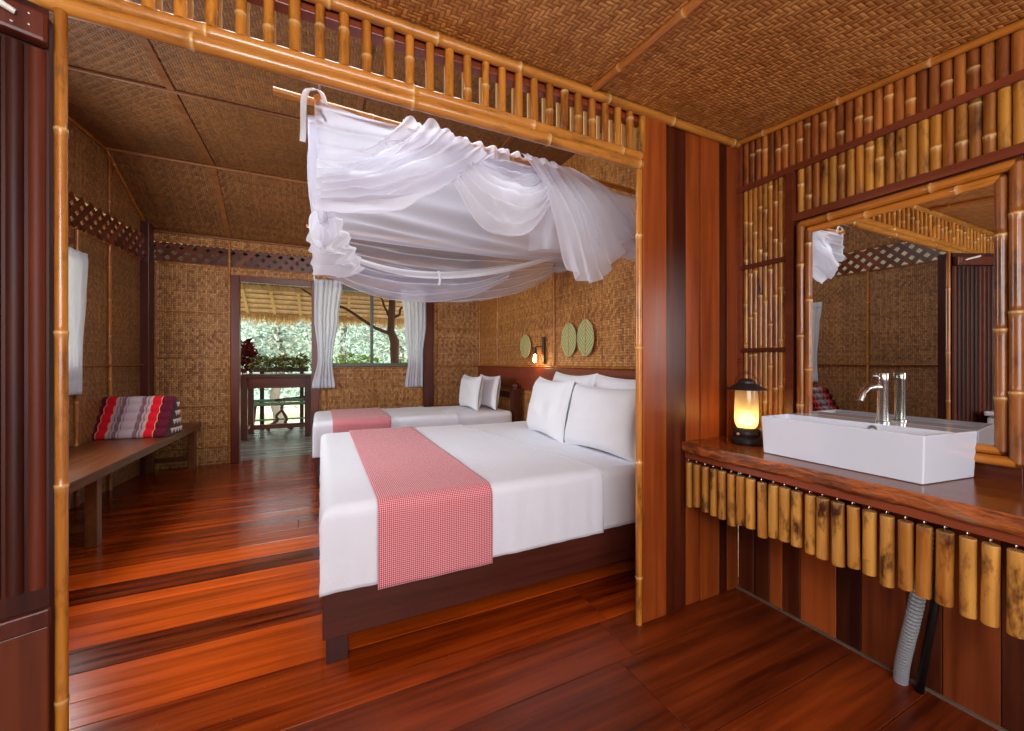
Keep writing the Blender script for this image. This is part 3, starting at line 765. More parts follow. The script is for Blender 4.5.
# drain hose and pipe
mb = MB(); pts = []; N = 84
P0 = [Vector(p) for p in ((1.80, .61, .60), (1.80, .615, .42), (1.805, .64, .27), (1.85, .69, .13), (1.885, .705, .0))]
def bez(P, t_):
    Q = list(P)
    while len(Q) > 1: Q = [Q[i].lerp(Q[i+1], t_) for i in range(len(Q)-1)]
    return Q[0]
pts = [bez(P0, i/N) for i in range(N+1)]
mb.tube(pts, [.0210 if i % 2 else .0180 for i in range(N+1)], 16)
tag(mb.build('drain_hose', 'grey', None, (1.885, .705, 0), auto=20), 'grey corrugated drain hose curving from under the counter to the floor', 'hose')
mb = MB(); mb.tube([(1.875, .575, .70), (1.875, .61, .35), (1.885, .655, .0)], .012, 14)
tag(mb.build('water_pipe', 'blackpipe', None, (1.885, .655, 0), smooth=True), 'thin black water pipe behind the grey drain hose', 'pipe')

# lantern
lx, ly = 1.755, 1.197
ln = thing('storm_lantern', 'small lit lantern with dark brimmed cap on the counter beside the basin', 'lantern', (lx, ly, CT))
def lat(nm, prof, mt, par=ln, **k):
    mb = MB(); mb.lathe([(r_*1.03, CT+z*1.03) for r_, z in prof], (lx, ly, 0), 32); return mb.build(nm, mt, par, auto=40, **k)
base = lat('base', [(.054, .001), (.060, .006), (.061, .022), (.056, .028), (.050, .033), (.055, .040), (.054, .056), (.046, .066), (.040, .070), (0, .070)], 'black')
mb = MB(); mb.lathe([(0, -.062), (.006, -.061), (.0065, -.052)], (lx-.0, ly, CT+.047), 14, axis='x'); mb.build('dial', 'rope', base)
lat('glass', [(.036, .070), (.044, .085), (.047, .11), (.046, .19), (.043, .245)], 'frost')
lat('flame_bulb', [(0, .074), (.022, .08), (.034, .096), (.032, .118), (.018, .135), (0, .14)], 'flame')
lat('cap', [(.0, .286), (.020, .286), (.024, .280), (.034, .274), (.036, .265), (.060, .250), (.083, .240), (.084, .237), (.060, .243), (.0, .247)], 'black')
mb = MB(); mb.tube([(lx-.0, ly+.055*cos(a), CT+.270+.052*sin(a)) for a in [pi*k/16 for k in range(17)]], .0017, 8); mb.tube([(lx, ly+.008*cos(a), CT+.322+.008*sin(a)) for a in [2*pi*k/12 for k in range(13)]], .0014, 6)
mb.build('handle', 'black', ln, auto=60)

# toilet seen only in the mirror
tl = thing('toilet', 'white ceramic toilet beside the ribbed door, its cistern showing in the mirror', 'toilet', (-.9, .95, 0))
mb = MB(); mb.box(-1.12, -.70, 1.02, 1.19, .38, .745); mb.build('cistern', 'ceramic', tl, bevel=.02, bseg=3)
mb = MB(); mb.box(-1.13, -.69, 1.01, 1.20, .746, .782); mb.build('cistern_lid', 'ceramic', tl, bevel=.01, bseg=3)
mb = MB()
def tb_(u, v):
    a = 2*pi*u; z = .40*v; rr = (.11+.09*v**2); return (-.91+rr*cos(a)*.95, .80+rr*1.25*sin(a)-.05*v, z)
mb.grid(tb_, 28, 8); mb.build('bowl', 'ceramic', tl, smooth=True)
mb = MB()
mb.lathe([(0, 0), (.20, 0), (.205, .01), (.20, .025), (0, .03)], (-.91, .78, .40), 28); mb.build('seat_lid', 'ceramic', tl, auto=40)

# ------------------------------------------------------------------ beds
def drape(x0, x1, y0, y1, zt, drop, r, sides, nx, ny, amp=.004, seed=0, skew=0):
    """cloth over a box: sides = which of (x0, x1, y0, y1) hang; excess wraps down with radius r"""
    q = r*pi/2
    a0 = x0-(drop if 'a' in sides else 0); a1 = x1+(drop if 'b' in sides else 0)
    b0 = y0-(drop if 'c' in sides else 0); b1 = y1+(drop if 'd' in sides else 0)
    def ax(p, lo, hi, hl, hh):
        out = 0; e = 0; sg = 0
        lo2 = lo+r if hl else lo; hi2 = hi-r if hh else hi
        if p < lo2 and hl: e = lo2-p; sg = -1; base = lo2
        elif p > hi2 and hh: e = p-hi2; sg = 1; base = hi2
        else: return p, 0, 0
        if e < q: return base+sg*r*sin(e/r), r*(1-cos(e/r)), sg
        return base+sg*r, e-q+r, sg
    def fn(u, v):
        p = a0+(a1-a0)*u; s = b0+(b1-b0)*v
        X_, dx, sx = ax(p, x0, x1, 'a' in sides, 'b' in sides); Y_, dy, sy = ax(s, y0, y1, 'c' in sides, 'd' in sides)
        d = max(dx, dy)
        w = noise.noise(Vector((p*3+seed, s*3, 1)))*amp
        fold = amp*1.6*noise.noise(Vector((p*9+seed, s*2 if dy else s*9, 2)))*min(1, d/.1)
        Z_ = zt-d+(w if d < r else 0)
        X_ += skew*max(0, X_-x0)/(x1-x0)*((y0+y1)/2-Y_)/((y1-y0)/2)
        if dy > r*.5: Y_ += sy*(fold+amp*.8*noise.noise(Vector((p*16, s*1.5, seed)))*min(1, d/.15))
        if dx > r*.5: X_ += sx*fold
        return (X_, Y_, Z_)
    def uv(u, v): return (a0+(a1-a0)*u, b0+(b1-b0)*v)
    mb = MB(); mb.grid(fn, nx, ny, uvfn=uv); return mb

def pillow_mesh(w, h, t, seed):
    mb = MB(); N = 26
    def side(sg):
        def fn(u, v):
            a = 2*u-1; b = 2*v-1
            pin = 1-.13*(1-abs(a)**2)*abs(b)**4; pin2 = 1-.11*(1-abs(b)**2)*abs(a)**4
            th = t*.5*(max(0, (1-a**4)*(1-b**4)))**.55
            th += .010*noise.noise(Vector((a*2.2+seed, b*2.2, sg)))*(1-a*a)*(1-b*b)*2
            return (sg*th, a*w/2*pin2, b*h/2*pin)
        return fn
    mb.grid(side(1), N, N); mb.grid(side(-1), N, N)
    return mb
def add_pillow(loc, w, h, t, lean, rz, label, grp, seed):
    o = pillow_mesh(w, h, t, seed).build('pillow', 'pillow', smooth=True)
    m_ = o.modifiers.new('w', 'WELD'); m_.merge_threshold = .0005
    o.location = loc; o.rotation_euler = (0, radians(lean), radians(rz)); tag(o, label, 'pillow', grp); return o

def headpost(mb, x_, y_, w=.09, h=.84):
    mb.box(x_-w/2, x_+w/2, y_-w/2, y_+w/2, 0, h, T(.5, .5))
    mb.lathe([(w*.40, h), (w*.36, h+.012), (w*.48, h+.03), (w*.48, h+.045), (w*.34, h+.068), (w*.12, h+.078), (0, h+.08)], (x_, y_, 0), 16)
def make_bed(name, label, y0, y1, x0=.006, x1=2.05):
    b = thing(name, label, 'bed', ((x0+x1)/2, (y0+y1)/2, 0))
    for yy in (y0, y1-.04):
        mb = MB(); mb.box(x0, x1-.09, yy, yy+.04, .10, .305, T(.5, .5)); mb.build('side_rail', 'bed', b, bevel=.004)
    mb = MB(); mb.box(x0, x0+.04, y0+.04, y1-.04, .10, .305, T(.5, .4)); mb.build('foot_rail', 'bed', b, bevel=.004)
    for yy in (y0+.012, y1-.082):
        mb = MB(); mb.box(x0+.012, x0+.092, yy, yy+.07, 0, .10, T(.3, .3)); mb.build('leg', 'bed_v', b, bevel=.003)
    for yy in (y0+.045, y1-.045):
        mb = MB(); headpost(mb, x1-.045, yy); mb.build('headboard_post', 'bed_v', b, auto=40)
    mb = MB(); mb.box(x1-.065, x1-.03, y0+.09, y1-.09, .30, .42); mb.build('lower_head_rail', 'bed_v', b, bevel=.003)
    mb = MB(); mb.box(x1-.065, x1-.03, y0+.09, y1-.09, .73, .80); mb.build('upper_head_rail', 'bed_v', b, bevel=.003)
    mb = MB(); mb.box(x1-.055, x1-.042, y0+.09, y1-.09, .42, .73); mb.build('woven_head_panel', 'weave_head', b)
    mb = MB(); mb.box(x0+.04, x1-.09, y0+.04, y1-.04, .24, .27, T(.3, .3)); mb.build('slat_base', 'bed', b)
    return b
make_bed('double_bed', 'low dark brown wooden double bed frame nearest the camera', 1.668, 3.42)
make_bed('single_bed', 'low dark wooden single bed frame beyond the double bed, knobbed post showing', 4.075, 4.98, x0=-.045)
def bedding(x0, y0, y1, lab, seed):
    mb = MB(); mb.box(x0+.025, 1.93, y0+.025, y1-.025, .272, .585); o = mb.build('mattress', 'mattress', None, ((x0+1.93)/2, (y0+y1)/2, .272), bevel=.04, bseg=4)
    tag(o, 'thick white mattress inside the %s bed frame, under its sheet' % lab, 'mattress')
    mb = drape(x0+.008, 1.935, y0+.008, y1-.008, .592, .280, .045, 'acd', 90, 110, .004, seed)
    o = mb.build('fitted_sheet', 'sheet', None, ((x0+1.93)/2, (y0+y1)/2, .59), smooth=True, solid=.003)
    tag(o, 'white under sheet showing round the pillows of the %s bed' % lab, 'sheet')
    mb = drape(x0-.002, 1.20, y0-.002, y1+.002, .600, .298, .045, 'acd', 130, 150, .006, seed+5, skew=.10)
    o = mb.build('top_sheet', 'sheet', None, ((x0+1.2)/2, (y0+y1)/2, .60), smooth=True, solid=.004)
    tag(o, 'smooth white top sheet covering the foot of the %s bed' % lab, 'sheet')
    pp = MB(); fr = [b for b in (0.0,)]
    pts = []
    for k in range(61):
        s = y0-.24+(y1-y0+.48)*k/60; r = .045
        if s < y0+r: e = y0+r-s; yy, dz = (y0+r-r*sin(e/r), r*(1-cos(e/r))) if e < r*pi/2 else (y0, e-r*pi/2+r)
        elif s > y1-r: e = s-(y1-r); yy, dz = (y1-r+r*sin(e/r), r*(1-cos(e/r))) if e < r*pi/2 else (y1, e-r*pi/2+r)
        else: yy, dz = s, 0
        off = -.006 if s < (y0+y1)/2 else .006
        pts.append((1.195-.10*(s-(y0+y1)/2)/((y1-y0)/2)*(1 if abs(s-(y0+y1)/2) < (y1-y0)/2 else (y1-y0)/2/abs(s-(y0+y1)/2)), yy+(off if dz > .02 else 0), .605-dz))
    pp.tube(pts, .004, 6); q = pp.build('piping', 'hem', o, smooth=True)
    q.parent = o; q.location = -Vector(o.location)
bedding(.004, 1.650, 3.42, 'near double', 1)
bedding(-.06, 4.06, 4.985, 'far single', 9)
def runner(x0, x1, y0, y1, lab, seed, foot):
    mb = drape(x0, x1, y0-.012, y1+.012, .611, .320, .05, 'cd', 40, 150, .003, seed)
    o = mb.build('bed_runner', 'gingham', None, ((x0+x1)/2, (y0+y1)/2, .61), smooth=True, solid=.003)
    tag(o, lab, 'bed runner')
runner(.20, .68, 1.638, 3.43, 'red and white checked runner across the near double bed, hanging over its side', 2, 0)
runner(.10, .62, 4.048, 4.995, 'pinkish red checked runner across the far single bed', 6, 0)
G = 'pillows on the near double bed'
add_pillow((1.60, 2.02, .795), .70, .44, .20, 14, 3, 'puffy white pillow standing at the front of the near bed, beside the bamboo post', G, 1)
add_pillow((1.58, 2.64, .805), .62, .46, .20, 12, -6, 'puffy white pillow standing at the front of the near bed, side nearer the window', G, 4)
add_pillow((1.79, 2.05, .835), .68, .47, .16, 12, 2, 'white pillow leaning on the near bed headboard behind the pillow by the bamboo post', G, 7)
add_pillow((1.80, 2.70, .84), .62, .47, .16, 12, -2, 'white pillow leaning on the near bed headboard behind the pillow nearer the window', G, 9)
G = 'pillows on the far single bed'
add_pillow((1.60, 4.50, .80), .62, .40, .15, 8, 0, 'plump white pillow standing at the front on the far single bed', G, 12)
add_pillow((1.82, 4.50, .80), .62, .40, .14, 8, 0, 'white pillow standing behind the other on the far single bed', G, 15)

# ------------------------------------------------------------------ bench and cushions
bn = thing('long_bench', 'long low brown wooden bench running along the left woven wall', 'bench', (-1.5, 3.9, 0))
BH = .49
mb = MB(); bya, byb = 2.0, 5.46
def wx(y_): return WO.x-(WO.y-y_)*math.tan(WA)+.03
def fx(y_): return -1.18-(5.46-y_)*.022
vs = []
for z_ in (BH-.028, BH): vs += [(wx(bya), bya, z_), (fx(bya), bya, z_), (fx(byb), byb, z_), (wx(byb), byb, z_)]
mb.add(vs, [(3, 2, 1, 0), (4, 5, 6, 7), (0, 1, 5, 4), (1, 2, 6, 5), (2, 3, 7, 6), (3, 0, 4, 7)], T(.5, .5)); mb.build('seat', 'bench', bn, bevel=.004)
mb = MB(); mb.bar((fx(bya)-.014, bya+.02, BH-.045), (fx(byb)-.014, byb-.02, BH-.045), .024, .032, T(.5, .5)); mb.build('apron', 'bench', bn, bevel=.003)
for ly_ in (5.36, 3.40, 2.2):
    for lx_ in (wx(ly_)+.05, fx(ly_)-.06):
        mb = MB(); mb.box(lx_-.03, lx_+.03, ly_-.03, ly_+.03, 0, BH-.03, T(.55, .55)); mb.build('leg', 'bench', bn, bevel=.003)
    mb = MB(); mb.box(wx(ly_)+.08, fx(ly_)-.09, ly_-.018, ly_+.018, .10, .145, T(.4, .4)); mb.build('stretcher', 'bench', bn, bevel=.002)

def tri_cushion():
    c_ = thing('triangle_cushion', '', 'cushion', (0, 0, 0), 0, 'triangular cushions on the bench', local=True)
    Lx, D, Hh = .59, .28, .35
    mb = MB()
    # section: bottom flat, two ribbed faces
    sec = []; nr = 5
    A = Vector((0, 0)); B = Vector((D*.62, Hh)); C_ = Vector((D, 0))
    def ribs(P, Q, sg):
        n_ = Vector((-(Q-P).y, (Q-P).x)).normalized()*sg
        for k in range(nr*8):
            s_ = k/(nr*8); sec.append(P.lerp(Q, s_)+n_*.020*abs(sin(pi*nr*s_)))
    ribs(A, B, 1); ribs(B, C_, 1)
    for k in range(6): sec.append(C_.lerp(A, k/6))
    ns = len(sec); NX = 24; vs = []
    for i in range(NX+1):
        x_ = -Lx/2+Lx*i/NX; e = 1-.03*(abs(2*i/NX-1))**6
        for p in sec: vs.append((x_, (p.x-D/2)*e, (p.y-.1)*e+.1 if p.y > .02 else p.y))
    fs = [(i*ns+k, i*ns+(k+1) % ns, (i+1)*ns+(k+1) % ns, (i+1)*ns+k) for i in range(NX) for k in range(ns)]
    mb.add(vs, fs); mb.build('body', 'cushion', c_, smooth=True)
    for sg in (-1, 1):
        mb = MB(); vs = [(sg*Lx/2+sg*.006*0, (p.x-D/2)*.97, (p.y-.1)*.97+.1 if p.y > .02 else p.y) for p in sec]; vs.append((sg*(Lx/2+.02), .02, .12))
        fs = [(k, (k+1) % ns, ns) for k in range(ns)]; mb.add(vs, fs); e = mb.build('end_panel', 'maroon', c_, smooth=True)
        mb = MB(); rows = 4
        for r_ in range(rows):
            cnt = rows-r_; zz = .04+r_*.075
            for q in range(cnt):
                # rows of small pale triangles
                t0 = (q+.5)/cnt; lo = -D/2+.03+(zz/Hh)*D*.58; hi = D/2-.03-(zz/Hh)*D*.34
                yc = lo+(hi-lo)*t0; s_ = .030
                xx = sg*(Lx/2+.022-.02*0)
                xk = sg*(Lx/2+.016+.006*(1-abs(yc)/.15))
                mb.add([(xk, yc-s_*.9, zz+s_*.9), (xk, yc+s_*.9, zz+s_*.9), (xk, yc, zz-s_*.7), (xk+sg*.012, yc, zz+.008)], [(0, 3, 1), (1, 3, 2), (2, 3, 0), (0, 1, 2)])
        mb.build('pale_triangles', 'cream', e)
    return c_
tc = tri_cushion()
tc.location = (-1.495, 4.68, BH+.002); tc.rotation_euler = (0, 0, radians(-11))
tc['label'] = 'red and maroon banded triangular cushion at the far end of the bench'
dup(tc, (-1.52, 2.75, BH+.002), radians(-4), 'maroon triangular cushion at the near end of the bench, seen in the mirror')

# ------------------------------------------------------------------ curtains
def curtain(top0, top1, prof, zt, zb, n=8, amp=.016, header=.07):
    """prof: list of (t, a, b) along the drop giving the left and right fractions"""
    T0, T1 = Vector(top0), Vector(top1); nrm = Vector((-(T1-T0).y, (T1-T0).x, 0)).normalized()
    def lr(t):
        for i in range(len(prof)-1):
            if prof[i][0] <= t <= prof[i+1][0]:
                k = (t-prof[i][0])/(prof[i+1][0]-prof[i][0]); k = k*k*(3-2*k)
                return prof[i][1]+(prof[i+1][1]-prof[i][1])*k, prof[i][2]+(prof[i+1][2]-prof[i][2])*k
        return prof[-1][1:]
    def fn(u, v):
        a, b = lr(v); f = a+(b-a)*u; p = T0.lerp(T1, f)
        am = amp*min(1, (b-a)+.3)*(.6 if v < .04 else 1)
        nn_ = noise.noise(Vector((u*n*.9, v*1.2, top0[0]*3)))
        q = p+nrm*am*(.7*sin(u*n*2*pi+2.2*nn_+1.3*sin(v*3))+1.3*nn_); q.z = zt+(zb-zt)*v; return q
    def band(u, v):
        q = fn(u, v*.10); q.z = zt+.0-v*header; return q+nrm*(-.008)
    return fn, band
def make_curtain(name, label, top0, top1, prof, zt, zb, n=6):
    o = thing(name, label, 'curtain', ((top0[0]+top1[0])/2, (top0[1]+top1[1])/2, zb), 0, 'short white curtains')
    fn, band = curtain(top0, top1, prof, zt, zb, n)
    mb = MB(); mb.grid(fn, n*14, 40); mb.build('panel', 'curtain', o, smooth=True, solid=.002)
    mb = MB(); mb.grid(band, n*14, 4); mb.build('gathered_heading', 'curtain', o, smooth=True, solid=.003)
    mb = MB(); mb.grid(lambda u, v: fn(u, .90+v*.101)+Vector((0, -.003, 0)), n*14, 4); mb.build('hem', 'curtain', o, smooth=True, solid=.003)
P1 = [(0, 0, 1), (.35, .0, .86), (.68, .12, .66), (.74, .12, .62), (1, -.08, .72)]
make_curtain('curtain', 'white gathered curtain at the left side of the back window, next to the doorway', (-.07, YB-.065, 0), (.25, YB-.065, 0), P1, 2.16, .83)
P2 = [(0, 0, 1), (.35, .14, 1.0), (.68, .25, .86), (.74, .28, .86), (1, .15, .86)]
make_curtain('curtain', 'white gathered curtain at the right side of the back window, beside the red post', (.96, YB-.075, 0), (1.30, YB-.075, 0), P2, 2.13, .815)
c0 = WL(1.06, 0, .06); c1 = WL(1.6, 0, .06)
P3 = [(0, 0, 1), (.3, .1, .85), (.7, .16, .6), (1, .13, .62)]
make_curtain('curtain', 'white curtain hanging on the left wall just above the far end of the bench', (c0.x, c0.y, 0), (c1.x, c1.y, 0), P3, 2.02, .90)
c0 = WL(2.62, 0, .06); c1 = WL(2.25, 0, .06)
make_curtain('curtain', 'white curtain on the left wall that shows only in the mirror', (c0.x, c0.y, 0), (c1.x, c1.y, 0), P3, 1.90, .90)

# ------------------------------------------------------------------ mosquito net and its poles
FY, BY = 1.85, 3.45
def pole(nm, lab, p0, p1, r_, mt):
    mb = MB(); mb.bamboo(p0, p1, r_, T(.75, .9), .3); o = mb.build(nm, mt, None, tuple((Vector(p0)+Vector(p1))/2), auto=50); tag(o, lab, 'pole', 'bamboo poles carrying the mosquito net'); return o
pole('net_pole', 'pale bamboo pole the front swags of the mosquito net are thrown over', (-.17, FY, 2.229), (2.09, FY, 2.149), .015, 'bamboo_x')
pole('net_pole', 'bamboo pole behind the mosquito net, carrying its far edge', (-.10, BY, 2.19), (2.09, BY, 2.17), .013, 'bamboo_x')
pole('net_pole', 'bamboo pole under the left edge of the mosquito net, at the bed foot', (-.012, FY-.08, 2.20), (-.012, BY+.08, 2.150), .012, 'bamboo_y')
mb = MB(); mb.tube([(-.005, FY+.03, ZB), (-.005, FY+.03, 2.25), (.0, FY-.0, 2.19), (.02, FY-.015, 2.15)], .006, 8)
tag(mb.build('net_hanger', 'bark', None, (-.03, FY, 2.16), smooth=True), 'dark rod from the ceiling holding up the front left corner of the net', 'hanger')

net = thing('mosquito_net', 'white gauze mosquito net gathered in swags above the near bed', 'mosquito net', (1.0, 2.6, 2.2))
def pz(x_): return 2.247+(2.165-2.247)*(x_+.20)/2.29   # front pole height
def cl01(t): return max(0., min(1., t))
# A: ceiling sheet of the net, sagging between the poles
def fA(u, v):
    x_ = -.05+2.11*u; y_ = FY+(BY-FY)*v
    zz = pz(x_)*(1-v)+2.17*v
    sag = .13*sin(pi*v)*(.4+.6*sin(pi*u))+.03*sin(pi*u)
    f = .010*sin(v*34+3*sin(u*5))*sin(pi*v)+.014*noise.noise(Vector((x_*1.5, y_*6, 0)))
    return (x_, y_, zz-.01-sag*.8+f)
mb = MB(); mb.grid(fA, 60, 110); mb.build('top_sheet', 'gauze', net, smooth=True)

def swag(A0, A1, B0, B1, sag0, sag1, nf, amp, out, nu=80, nv=60, seed=0, skew=1.0, fn_amp=None, puff=0.0):
    """gathered cloth hung between two ends: upper edge A0-B0, lower edge A1-B1; nf folds run end to end"""
    A0, A1, B0, B1 = map(Vector, (A0, A1, B0, B1))
    def fn(u, v):
        us = u**skew; s_ = 4*us*(1-us)
        hi = A0.lerp(B0, u)-Vector((0, 0, sag0*s_)); lo = A1.lerp(B1, u)-Vector((0, 0, sag1*s_))
        p = hi.lerp(lo, v)
        o_ = Vector(out)
        cr = noise.noise(Vector((u*9, v*16, seed+9)))
        w = amp*(.55*cr+sin(2*pi*nf*v+2.6*noise.noise(Vector((u*2.5, v*3, seed))))+.6*noise.noise(Vector((u*4, v*nf*1.3, seed+4)))*1.4)
        k_ = .35+.65*s_ if fn_amp is None else fn_amp(u)
        p += o_*(w*k_+puff*sin(pi*v)*s_+.05*s_*v)
        p.z += w*.35*k_
        return p
    return fn
F = (0, -1, .15)
def add(nm, fn, mt, nu=80, nv=70):
    mb = MB(); mb.grid(fn, nu, nv); return mb.build(nm, mt, net, smooth=True)
fy = FY-.03
# far swag hanging from the back pole
add('far_swag', swag((-.06, BY-.02, 2.18), (-.07, BY-.02, 1.92), (2.07, BY-.03, 2.17), (2.03, BY-.05, 2.02), .0, .30, 5, .028, (0, -1, 0), 100, 70, 3), 'gauze', 100, 70)
add('far_swag', swag((-.06, BY-.08, 2.02), (-.07, BY-.09, 1.86), (1.55, BY-.20, 2.05), (1.45, BY-.25, 1.90), .10, .24, 4, .03, (0, -1, 0), 100, 70, 13), 'gauze', 100, 60)
# broad hem band along the far side
def hemf(u, v):
    x_ = -.02+1.95*u; z_ = 2.00-.19*sin(pi*u**.9)-.055*v*(.5+sin(pi*u)*.5)+.02*u
    return Vector((x_, BY-.36+.05*sin(u*7), z_+.13*u))+Vector((0, .012*sin(v*6+u*9), 0))
add('hem_band', hemf, 'hem', 80, 6)
# head side and foot side sheets
def headside(u, v):
    y_ = FY+(BY-FY)*u; return (2.05-.03*sin(v*9+u*14)*v, y_, 2.17-(.12+.06*sin(pi*u))*v+.01*sin(u*20))
add('head_side', headside, 'gauze', 60, 30)
def footside(u, v):
    y_ = FY+(BY-FY)*u; return (-.05+.028*sin(v*12+u*6)+.02*noise.noise(Vector((u*6, v*3, 1))), y_, 2.20-(.05+.34*sin(pi*min(1, u*1.0)*.5)**1.5)*v-.02*u)
add('foot_side', footside, 'gauze', 60, 30)
# front sheet, left: thin cloth hanging from the pole down to the swag
def fL(u, v):
    x_ = -.055+.62*u; top = pz(x_)-.005-.03*sin(pi*u); d = (.20+.14*u)*v if u < 1 else .0
    return Vector((x_+.02*v, fy-.02-.03*v+.012*sin(v*20+u*8), top-(.26-.05*u)*v))
add('front_sheet', fL, 'gauze', 40, 40)
# D: big left swag: low at the left edge, swept up to the pole
add('front_swag', swag((-.045, fy+.02, 2.00), (-.05, fy+.10, 1.83), (.31, fy-.03, 2.25), (.66, fy-.03, 2.13), .07, .12, 5, .026, F, 100, 90, 1, fn_amp=lambda u: .4+.6*sin(pi*min(1, u+.1)), puff=.06), 'gauze2', 90, 80)
add('front_swag', swag((-.02, fy-.01, 1.96), (-.03, fy+.03, 1.85), (.40, fy-.05, 2.245), (.72, fy-.04, 2.16), .09, .10, 4, .024, F, 90, 80, 21, fn_amp=lambda u: .4+.6*sin(pi*min(1, u+.1)), puff=.05), 'gauze2', 90, 80)
# rolls of cloth thrown over the pole between the swags
def over(x0, x1, front, back, sd, nf):
    def fn(u, v):
        x_ = x0+(x1-x0)*u; L_ = front+back; s_ = -front+L_*v; r = .03+.008*noise.noise(Vector((x_*20, 0, sd)))
        zt = pz(x_)+.022
        w = .012*sin(2*pi*nf*u+sd)+.01*noise.noise(Vector((u*nf*2, v*3, sd)))
        if abs(s_) < r*1.5: a = s_/r; return Vector((x_+w*.5, FY+r*sin(a)*1.0, zt-r*(1-cos(a))+w))
        sg = -1 if s_ < 0 else 1; e = abs(s_)-r*1.5
        return Vector((x_+.02*sin(u*9+sd)*e*4, FY+sg*(r+.5*abs(w)+w), zt-r-e))
    return fn
add('thrown_fold', over(.30, .82, .09, .16, 2, 7), 'gauze2', 90, 30)
add('thrown_fold', over(.76, 1.14, .05, .14, 5, 5), 'gauze2', 60, 30)
# E: centre swag
add('centre_swag', swag((.56, fy, 2.19), (.48, fy-.01, 2.10), (1.06, fy, 2.17), (1.08, fy-.02, 2.06), .10, .32, 5, .022, F, 80, 70, 8, puff=.07), 'gauze2', 80, 70)
add('centre_swag', swag((.60, fy+.03, 2.20), (.56, fy+.04, 2.12), (1.08, fy+.03, 2.19), (1.06, fy+.04, 2.12), .02, .16, 3, .02, F, 60, 50, 18, puff=.04), 'gauze', 60, 50)
# right hanging drape: fans out from the pole
def drp(u, v):
    x0 = .88+.34*u; x1 = 1.17+.52*u
    x_ = x0+(x1-x0)*v**.8; top = pz(x0)+.02
    ln_ = .53+.13*sin(pi*min(1, u*1.2+.05))-.26*u**1.6
    w = .022*(.4+v)*sin(2*pi*(6.5*u)+1.5*sin(v*2.3))+.02*noise.noise(Vector((u*9, v*2, 6)))
    bulge = .05*sin(pi*min(1, v*1.1))
    return Vector((x_+.01*sin(u*30), FY-.035-bulge+w+.02*u, top-ln_*v))
add('hanging_drape', drp, 'gauze2', 110, 50)
def drp2(u, v):
    x0 = .98+1.08*u; top = pz(x0)-.24*max(0, u-.12)
    ln_ = .42-.30*u**1.1
    w = .016*sin(2*pi*7*u+2*v)+.018*noise.noise(Vector((u*7, v*3, 16)))
    return Vector((x0+.03*v, FY+.01+w+.10*v, top-ln_*v))
add('hanging_drape', drp2, 'gauze', 110, 40)
# long strands from the drape to the head wall
add('side_swag', swag((1.12, fy+.04, 2.18), (1.28, fy+.05, 1.90), (2.06, 1.98, 1.99), (2.06, 2.0, 1.86), .02, .10, 4, .018, F, 70, 50, 28, puff=.03), 'gauze', 70, 50)
# gathered knot at the foot-end corner
def knot(cx, cy, cz, rx, rz_, sd):
    def fn(u, v):
        a = 2*pi*u; b = pi*(v-.5); k_ = 1+.20*sin(a*5+sd+4*v)+.75*noise.noise(Vector((cos(a)*2, sin(a)*2, v*3+sd)))
        return Vector((cx+rx*k_*cos(b)*cos(a), cy+rx*k_*cos(b)*sin(a), cz+rz_*sin(b)*k_))
    return fn
add('gathered_knot', knot(-.01, FY+.55, 2.00, .04, .06, 1), 'gauze2', 60, 30)
add('gathered_knot', knot(-.02, FY+.62, 1.90, .055, .08, 4), 'gauze2', 60, 30)
add('gathered_tail', swag((-.10, FY+.60, 1.90), (-.07, BY-.3, 1.78), (.06, FY+.70, 2.02), (.25, BY-.4, 1.84), .0, .04, 4, .03, (1, -1, 0), 40, 60, 9), 'gauze2', 40, 60)
# ribbons
def ribbon(pts, w):
    mb = MB()
    for a, b in zip(pts[:-1], pts[1:]): mb.bar(a, b, w, .0015, up=(0, 1, 0))
    return mb
def rib(p, w=.02):
    mb = MB(); P_ = [Vector(q) for q in p]; n_ = 24
    pts = [bez(P_, i/n_) for i in range(n_+1)]
    vs = []
    for i, q in enumerate(pts):
        vs += [q-Vector((w/2, 0, 0)), q+Vector((w/2, 0.004, 0))]
    mb.add(vs, [(2*i, 2*i+1, 2*i+3, 2*i+2) for i in range(n_)]); return mb.build('tie_ribbon', 'hem', net, smooth=True, solid=.001)
rib([(-.05, FY-.05, 2.262), (-.11, FY-.05, 2.27), (-.085, FY-.04, 2.18), (-.095, FY-.04, 2.05)], .022)
rib([(-.06, FY-.045, 2.268), (-.02, FY-.05, 2.28), (-.015, FY-.045, 2.22)], .02)
rib([(.46, fy-.05, 2.03), (.42, fy-.07, 2.0), (.36, fy-.07, 2.015), (.30, fy-.07, 2.0)], .010)
rib([(.78, BY-.45, 1.86), (.80, BY-.46, 1.80), (.78, BY-.46, 1.75)], .02)
rib([(1.48, fy-.02, 2.0), (1.55, fy-.03, 1.93), (1.60, fy-.03, 1.88)], .010)
rib([(1.28, fy-.04, 2.0), (1.33, fy-.05, 1.88), (1.34, fy-.05, 1.80)], .010)

net.location = Vector(net.location)+Vector((.03, 0, -.018))
